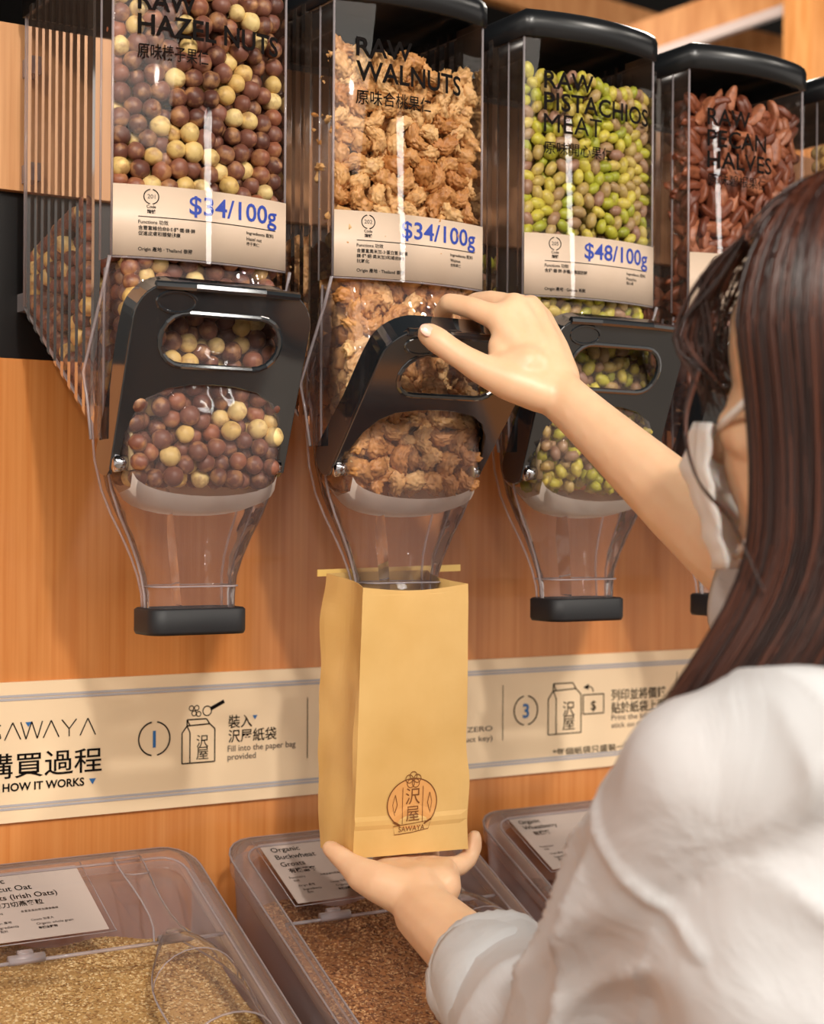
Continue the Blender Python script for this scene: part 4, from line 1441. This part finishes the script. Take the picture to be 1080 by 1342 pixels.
# right hand over the grip of the pulled lever
MC = [(pt(652, 417, 1.368), 0.0108), (pt(676, 403, 1.378), 0.0108), (pt(697, 405, 1.390), 0.0102), (pt(712, 420, 1.400), 0.0095)]
wr = [pt(716, 512, 1.343), pt(722, 504, 1.345), pt(728, 499, 1.350), pt(733, 497, 1.356)]
for (p, r), w_ in zip(MC, wr):
    mb.chain([(w_, 0.0175), (w_.lerp(p, 0.5), 0.0150), (p, r)])
mb.chain([(MC[0][0], 0.0110), (MC[1][0], 0.0108), (MC[2][0], 0.0102), (MC[3][0], 0.0095)])
mb.chain([(pt(672, 450, 1.362), 0.015), (pt(700, 450, 1.372), 0.016), (pt(722, 455, 1.38), 0.014)])
mb.chain([MC[0], (pt(618, 403, 1.378), 0.0094), (pt(589, 397, 1.390), 0.0088), (pt(580, 410, 1.412), 0.0080), (pt(588, 432, 1.424), 0.0074)])
mb.chain([MC[1], (pt(645, 395, 1.396), 0.0096), (pt(622, 397, 1.412), 0.0090), (pt(614, 412, 1.430), 0.0082), (pt(620, 434, 1.438), 0.0076)])
mb.chain([MC[2], (pt(673, 397, 1.410), 0.0092), (pt(652, 402, 1.427), 0.0086), (pt(646, 418, 1.442), 0.0078), (pt(652, 438, 1.447), 0.0072)])
mb.chain([MC[3], (pt(698, 410, 1.418), 0.0084), (pt(682, 415, 1.434), 0.0078), (pt(676, 428, 1.446), 0.0070), (pt(682, 442, 1.450), 0.0066)])
for p, r in MC:
    mb.capsule(p + Zu * 0.0022, p + Zu * 0.0022 + (p - RW).normalized() * 0.003, r * 0.86, r * 0.80)
# thumb along the front of the plate
mb.chain([(pt(712, 516, 1.338), 0.0165), (pt(668, 500, 1.338), 0.0160), (pt(632, 484, 1.342), 0.0128), (pt(607, 469, 1.346), 0.0110), (pt(590, 458, 1.349), 0.0106), (pt(572, 445, 1.352), 0.0110), (pt(562, 438, 1.354), 0.0098)])
mb.chain([(pt(660, 478, 1.350), 0.0125), (pt(652, 452, 1.360), 0.0085)])
mb.chain([(pt(690, 480, 1.345), 0.0185), (pt(665, 482, 1.345), 0.0140)])
# left hand, palm up under the bag
PZ = 1139
mb.chain([(LW, 0.0255), (pt(548, 1168, 1.385), 0.0225), (pt(545, 1156, 1.405), 0.018)])
lm = [(pt(503, 1143, 1.430), 0.0120), (pt(528, 1138, 1.448), 0.0115), (pt(556, 1137, 1.458), 0.0112), (pt(582, 1138, 1.458), 0.0105)]
for (p, r), w_ in zip(lm, (pt(522, 1166, 1.385), pt(538, 1164, 1.388), pt(560, 1163, 1.392), pt(576, 1162, 1.392))):
    mb.chain([(w_, 0.0185), (w_.lerp(p, 0.5), 0.0160), (p, r)])
mb.chain([(lm[0][0], 0.0125), (lm[1][0], 0.012), (lm[2][0], 0.0115), (lm[3][0], 0.0105)])
for k in range(3):                            # three fingers flat under the bag
    p = lm[k][0]
    u_, dz_ = (500, 532, 562)[k], (0.0, 0.004, 0.0)[k]
    mb.chain([lm[k], (pt(u_, 1131, 1.485), 0.0092), (pt(u_ + 2, 1122, 1.512), 0.0084), (pt(u_ + 4, 1110, 1.535), 0.0074)])
mb.chain([lm[3], (pt(601, 1135, 1.470), 0.0094), (pt(613, 1126, 1.484), 0.0086), (pt(621, 1110, 1.489), 0.0078), (pt(622, 1097, 1.490), 0.0068)])
mb.chain([(pt(530, 1170, 1.380), 0.0200), (pt(500, 1158, 1.385), 0.0175), (pt(476, 1147, 1.396), 0.0150), (pt(458, 1133, 1.408), 0.0105), (pt(443, 1120, 1.418), 0.0090), (pt(433, 1112, 1.424), 0.0076)])
mb.v = [tuple(Vector(p) - person_base) for p in mb.v]
tmp = mb.build('body', M['skin'], None, True)
rm = tmp.modifiers.new('r', 'REMESH'); rm.mode = 'VOXEL'; rm.voxel_size = 0.0026; rm.use_smooth_shade = True
sm_ = tmp.modifiers.new('s', 'SMOOTH'); sm_.factor = 0.5; sm_.iterations = 7
me = baked(tmp)
me.materials.clear(); me.materials.append(M['skin'])
body = obj('body', me, person)


def pb(p):
    return Vector(p) - person_base


# nail of the thumb, eyes
mb = MB()
nc, nd = pt(560, 433, 1.3445), (pt(572, 441, 1.345) - pt(556, 430, 1.345)).normalized()
nn = (EYE - nc).normalized(); nn = (nn + Vector((0, 0, 0.6)) - CR * 0.2).normalized(); ns = nd.cross(nn).normalized()
mb.ellipsoid(pb(nc), (nd, ns, nn), (0.0066, 0.0050, 0.0012), 16, 8)
mb.build('thumbnail', M['nail'], person, True)
for s in (-1, 1):
    mb = MB()
    mb.ellipsoid(pb(hp(0.072, s * 0.030, 0.004)), (Hf, Hl, Hu), (0.010, 0.013, 0.005), 16, 10)
    mb.build('eye', M['eye'], person, True)

# face mask with pleats and ear loops
mb = MB()
rows = []
for i in range(15):
    q = i / 14
    u = -0.020 - 0.094 * q
    row = []
    for j in range(25):
        a = math.radians(-47 + 94 * j / 24)
        prof = 0.104 + 0.016 * math.exp(-((q - 0.30) / 0.22) ** 2) * math.cos(a) ** 2 - 0.034 * max(0, q - 0.65) ** 1.2
        rr = prof * (0.62 + 0.38 * math.cos(a)) + 0.010
        side = 0.062 + 0.008 * (1 - q)
        f = rr * math.cos(a) - 0.004
        l = side * math.sin(a) * 1.12
        pleat = 0.0018 * math.sin(q * 26) * math.cos(a)
        row.append(pb(hp(f + pleat, l, u + 0.006 * math.cos(a) - 0.014 * (1 - math.cos(a)) * (q - 0.5) * -1.4)))
    rows.append(row)
mb.loft(rows, False)
mo = mb.build('face_mask', M['mask'], person, True)
md = mo.modifiers.new('t', 'SOLIDIFY'); md.thickness = 0.0012
for s in (1, -1):
    mb = MB()
    e = hp(-0.012, s * 0.0745, 0.004)
    mb.tube([pb(hp(0.066, s * 0.050, -0.022)), pb(hp(0.050, s * 0.062, -0.018)), pb(hp(0.030, s * 0.072, -0.010)), pb(hp(0.008, s * 0.076, 0.002)), pb(e)], 0.0026, 8)
    mb.tube([pb(hp(0.062, s * 0.040, -0.100)), pb(hp(0.040, s * 0.056, -0.088)), pb(hp(0.014, s * 0.068, -0.06)), pb(hp(-0.012, s * 0.0745, -0.03)), pb(e)], 0.0022, 8)
    mb.build('ear_loop', M['mask'], mo, True)

# shirt: one loose surface with folds
mb = MB()
mb.chain([(LS + Zu * 0.002, 0.046), (LS.lerp(LE, 0.25), 0.056), (LS.lerp(LE, 0.6), 0.064), (LE - Zu * 0.004, 0.066), (LE.lerp(LW, 0.28), 0.060), (LE.lerp(LW, 0.50), 0.052)], 20)
mb.chain([(RS, 0.056), (RS.lerp(RE, 0.5), 0.058), (RS.lerp(RE, 0.95), 0.050)], 20)
mb.chain([(LS.lerp(LE, 0.03), 0.047), (pt(1000, 1000, 0.93), 0.053), (pt(1080, 985, 0.925), 0.058), (pt(1230, 945, 0.93), 0.064)], 20)
mb.chain([(LS + Rb * 0.04, 0.048), (SM + Zu * 0.02 - Fb * 0.02, 0.066), (RS - Rb * 0.03, 0.052)], 20)
mb.chain([(SM + Zu * 0.05 - Fb * 0.01, 0.062), (SM, 0.07)], 20)
mb.ellipsoid(SM - Zu * 0.16 - Fb * 0.015, (Rb, Fb, Zu), (0.178, 0.118, 0.24), 32, 20)
mb.ellipsoid(SM - Zu * 0.34, (Rb, Fb, Zu), (0.185, 0.135, 0.24), 32, 20)
mb.ellipsoid(hip + Zu * 0.02, (Rb, Fb, Zu), (0.185, 0.135, 0.16), 32, 20)
mb.v = [tuple(pb(p)) for p in mb.v]
tmp = mb.build('shirt', M['cloth'], None, True)
rm = tmp.modifiers.new('r', 'REMESH'); rm.mode = 'VOXEL'; rm.voxel_size = 0.0048; rm.use_smooth_shade = True
sm_ = tmp.modifiers.new('s', 'SMOOTH'); sm_.factor = 0.5; sm_.iterations = 26
me = baked(tmp)
me.materials.clear(); me.materials.append(M['cloth'])
nv = len(me.vertices)
co = np.empty(nv * 3); me.vertices.foreach_get('co', co); co = co.reshape(-1, 3)
no = np.empty(nv * 3); me.vertices.foreach_get('normal', no); no = no.reshape(-1, 3)
lsl, lel, lwl = (np.array(pb(p)) for p in (LS, LE, LW))


def seg_t(p, a, b):
    ab = b - a
    t = np.clip(((p - a) @ ab) / (ab @ ab), 0, 1)
    return t, np.linalg.norm(p - (a + t[:, None] * ab), axis=1)


t1, d1 = seg_t(co, lsl, lel)
t2, d2 = seg_t(co, lel, lwl)
warp = np.array([noise.noise(Vector(p * 7.0)) for p in co])
warp2 = np.array([noise.noise(Vector(p * 15.0 + 3.0)) for p in co])
fb, rb = np.array(Fb), np.array(Rb)


def ridge(x):
    return 1 - 2 * np.abs(np.sin(x)) ** 0.8


arm1 = np.clip(1.5 - d1 / 0.075, 0, 1) * np.clip((d2 - d1) / 0.03 + 0.6, 0, 1)
arm2 = np.clip(1.5 - d2 / 0.075, 0, 1) * np.clip((d1 - d2) / 0.03 + 0.4, 0, 1)
ua = (lel - lsl) / np.linalg.norm(lel - lsl)
e1 = np.cross(ua, [0, 0, 1.0]); e1 /= np.linalg.norm(e1)
e2 = np.cross(ua, e1)
q1 = co - lsl
th1 = np.arctan2(q1 @ e2, q1 @ e1)
disp = np.zeros(nv)
disp += arm1 * 0.0095 * ridge(th1 * 3.0 + t1 * 2.2 + warp * 1.6) * np.clip(t1 * 4 - 0.5, 0, 1)
disp += arm1 * 0.0050 * ridge(th1 * 4.0 - t1 * 7.0 + warp2 * 1.5) * np.clip(t1 * 5 - 0.6, 0, 1)
disp += arm2 * 0.0060 * ridge(t2 * 10 + warp * 2.2 + th1 * 1.2)
body_w = np.clip(1 - arm1 - arm2, 0, 1)
diag = (co - lsl) @ rb * 0.8 - (co[:, 2] - lsl[2]) * 0.6
disp += body_w * 0.0115 * ridge(diag * 22 + warp * 2.0)
disp += body_w * 0.0060 * ridge((co @ rb) * 30 + co[:, 2] * 6 + warp2 * 1.4)
disp += 0.0022 * warp2
# dropped shoulder seam, a slightly raised line
disp += 0.0040 * np.exp(-((t1 - 0.17 - 0.05 * warp) / 0.014) ** 2) * (d1 < 0.085)
co2 = co + no * disp[:, None]
me.vertices.foreach_set('co', co2.reshape(-1)); me.update()
shirt = obj('shirt', me, person)
# rolled cuffs
mb = MB()
ax1 = (LW - LE).normalized()
c0 = LE.lerp(LW, 0.50)
sd = ax1.cross(Zu).normalized(); sv = sd.cross(ax1).normalized()
secs = []
for k, (off, r) in enumerate(((-0.030, 0.046), (-0.026, 0.053), (-0.004, 0.0525), (0.016, 0.0505), (0.024, 0.0475), (0.024, 0.0440), (0.010, 0.0410), (-0.02, 0.040))):
    c = c0 + ax1 * off
    secs.append([pb(c + sd * (r * math.cos(a) * (1 + 0.04 * math.sin(3 * a + 1))) + sv * (r * math.sin(a) * 0.97)) for a in [2 * math.pi * q / 40 for q in range(40)]])
mb.loft(secs, True)
mb.build('sleeve_cuff', M['cloth'], shirt, True)
mb = MB()
ax2 = (RE - RS).normalized()
c0 = RS.lerp(RE, 0.98)
sd = ax2.cross(Zu).normalized(); sv = sd.cross(ax2).normalized()
secs = []
for off, r in ((-0.03, 0.050), (-0.01, 0.0545), (0.02, 0.052), (0.026, 0.048), (0.01, 0.044)):
    c = c0 + ax2 * off
    secs.append([pb(c + sd * (r * math.cos(a)) + sv * (r * math.sin(a))) for a in [2 * math.pi * q / 32 for q in range(32)]])
mb.loft(secs, True)
mb.build('sleeve_cuff', M['cloth'], shirt, True)

# trousers and shoes, standing on the floor
for s in (-1, 1):
    mb = MB()
    a = hip + Rb * (s * 0.075)
    mb.chain([(a, 0.088), (a - Zu * 0.35 + Rb * (s * 0.01), 0.066), (a - Zu * 0.70 + Rb * (s * 0.015), 0.050)], 18)
    mb.v = [tuple(pb(p)) for p in mb.v]
    mb.build('trouser_leg', M['trousers'], person, True)
    mb = MB()
    f0 = Vector((a.x, a.y, 0.038)) + Rb * (s * 0.016)
    mb.ellipsoid(pb(f0 + Fb * 0.05 + Zu * 0.004), (Fb, Rb, Zu), (0.125, 0.043, 0.042), 20, 12)
    mb.build('shoe', M['shoe'], person, True)

# hair: inner shell and many fine locks over it
def hair_guide(psi, q, lift=0.0, part=0.0):
    """psi: azimuth from the face towards her left; q 0 at the parting, 1 at the tips"""
    top = 0.34                                # share of the path that lies over the skull
    if q < top:
        th = 0.10 + (1.52 - 0.10) * q / top
        rf, rl, ru = 0.103 + lift, 0.090 + lift, 0.106 + lift
        f = rf * math.sin(th) * math.cos(psi) - 0.014
        l = rl * math.sin(th) * math.sin(psi)
        u = ru * math.cos(th) + 0.026
        return hp(f, l, u)
    k = (q - top) / (1 - top)
    f0 = (0.103 + lift) * 0.999 * math.cos(psi) - 0.014
    l0 = (0.090 + lift) * 0.999 * math.sin(psi)
    u0 = 0.026 + (0.106 + lift) * math.cos(1.52)
    p = hp(f0, l0, u0)
    drop = 0.240 * k
    p = p - Zu * drop
    pull = 0.010 * math.sin(math.pi * min(1, k * 1.3))
    p = p - (Hf * math.cos(psi) + Hl * math.sin(psi)) * pull
    # the near lock sweeps forward over the chest
    w = min(max(0.0, k - 0.50) / 0.5, 1.05)
    p = p - CR * (0.055 * w ** 2.0) + Hf * 0.01 * w
    return p


mb = MB()
NP, NQ = 44, 34
PS0, PS1 = math.radians(71), math.radians(290)
secs = []
for j in range(NQ + 1):
    secs.append([pb(hair_guide(PS0 + (PS1 - PS0) * i / NP, j / NQ * 0.985, -0.0035)) for i in range(NP + 1)])
mb.loft(secs, False)
secs = []
for j in range(11):                           # hair over the front of the skull down to the forehead
    secs.append([pb(hair_guide(math.radians(-80) + math.radians(164) * i / 20, 0.34 * 0.56 * j / 10, -0.004)) for i in range(21)])
mb.loft(secs, False)
hr = np.random.default_rng(21)


def spline(P, n):
    """smooth curve through points"""
    P = [P[0] * 2 - P[1]] + list(P) + [P[-1] * 2 - P[-2]]
    out = []
    for i in range(n):
        t = i / (n - 1) * (len(P) - 3) * 0.99999
        k = int(t); f = t - k
        a, b, c, d = P[k:k + 4]
        out.append(0.5 * ((2 * b) + (c - a) * f + (2 * a - 5 * b + 4 * c - d) * f * f + (3 * b - a - 3 * c + d) * f ** 3))
    return out



def lock(psi, q0, q1, rad, jit, lift, n=22):
    ph, am = hr.uniform(0, 6.28), hr.uniform(0.0005, 0.0022)
    dps = hr.normal(0, 0.03)
    pts, rs = [], []
    for i in range(n):
        t = i / (n - 1)
        q = q0 + (q1 - q0) * t
        p = hair_guide(psi + dps * t + 0.02 * math.sin(3 * t + ph), q, lift + jit * t)
        p = p + Hf * (am * math.sin(5 * t + ph)) + CR * (am * math.cos(4 * t + ph))
        pts.append(pb(p))
        rs.append(rad * (0.55 + 0.45 * math.sin(math.pi * min(1, t * 1.6 + 0.12))) * (1 if t < 0.85 else (1.02 - t) / 0.17))
    mb.tube(pts, rs, 4, False)


for k in range(2100):
    psi = hr.uniform(math.radians(66), math.radians(296))
    if k < 1300:
        psi = hr.uniform(math.radians(66), math.radians(150))
    lock(psi, hr.uniform(0.0, 0.08), hr.uniform(0.90, 1.03), hr.uniform(0.0007, 0.0016), hr.normal(0, 0.0018), hr.uniform(-0.003, 0.0015))
for k in range(260):                          # over the forehead
    psi = hr.uniform(math.radians(-80), math.radians(62))
    lock(psi, hr.uniform(0.0, 0.06), 0.34 * hr.uniform(0.45, 0.62), hr.uniform(0.0006, 0.0014), hr.normal(0, 0.002), hr.uniform(-0.002, 0.002), 12)
for k in range(80):                           # loose fringe standing off the brow
    a = math.radians(hr.uniform(-5, 40))
    st = hair_guide(a, 0.34 * 0.55, 0.001)
    d = (Hf * math.cos(a) + Hl * math.sin(a))
    o1, o2, o3 = hr.uniform(0.012, 0.026), hr.uniform(0.018, 0.044), hr.uniform(0.008, 0.030)
    fine = spline([pb(p) for p in (st, st + d * o1 - Zu * 0.024, st + d * o2 - Zu * 0.060, st + d * o3 - Zu * hr.uniform(0.080, 0.108))], 10)
    mb.tube(fine, [0.0007] * 9 + [0.0002], 4, False)
for k in range(5):                            # the strand that crosses the mask
    off = Hu * (k * 0.0008) + Hf * (k * 0.0005)
    fine = spline([pb(p + off) for p in (hp(0.072, 0.060, 0.012), hp(0.078, 0.066, -0.02), hp(0.062, 0.076, -0.055), hp(0.030, 0.086, -0.082), hp(0.005, 0.092, -0.12))], 24)
    mb.tube(fine, 0.0008, 4, False)
mb.build('hair', M['hair'], person, True)
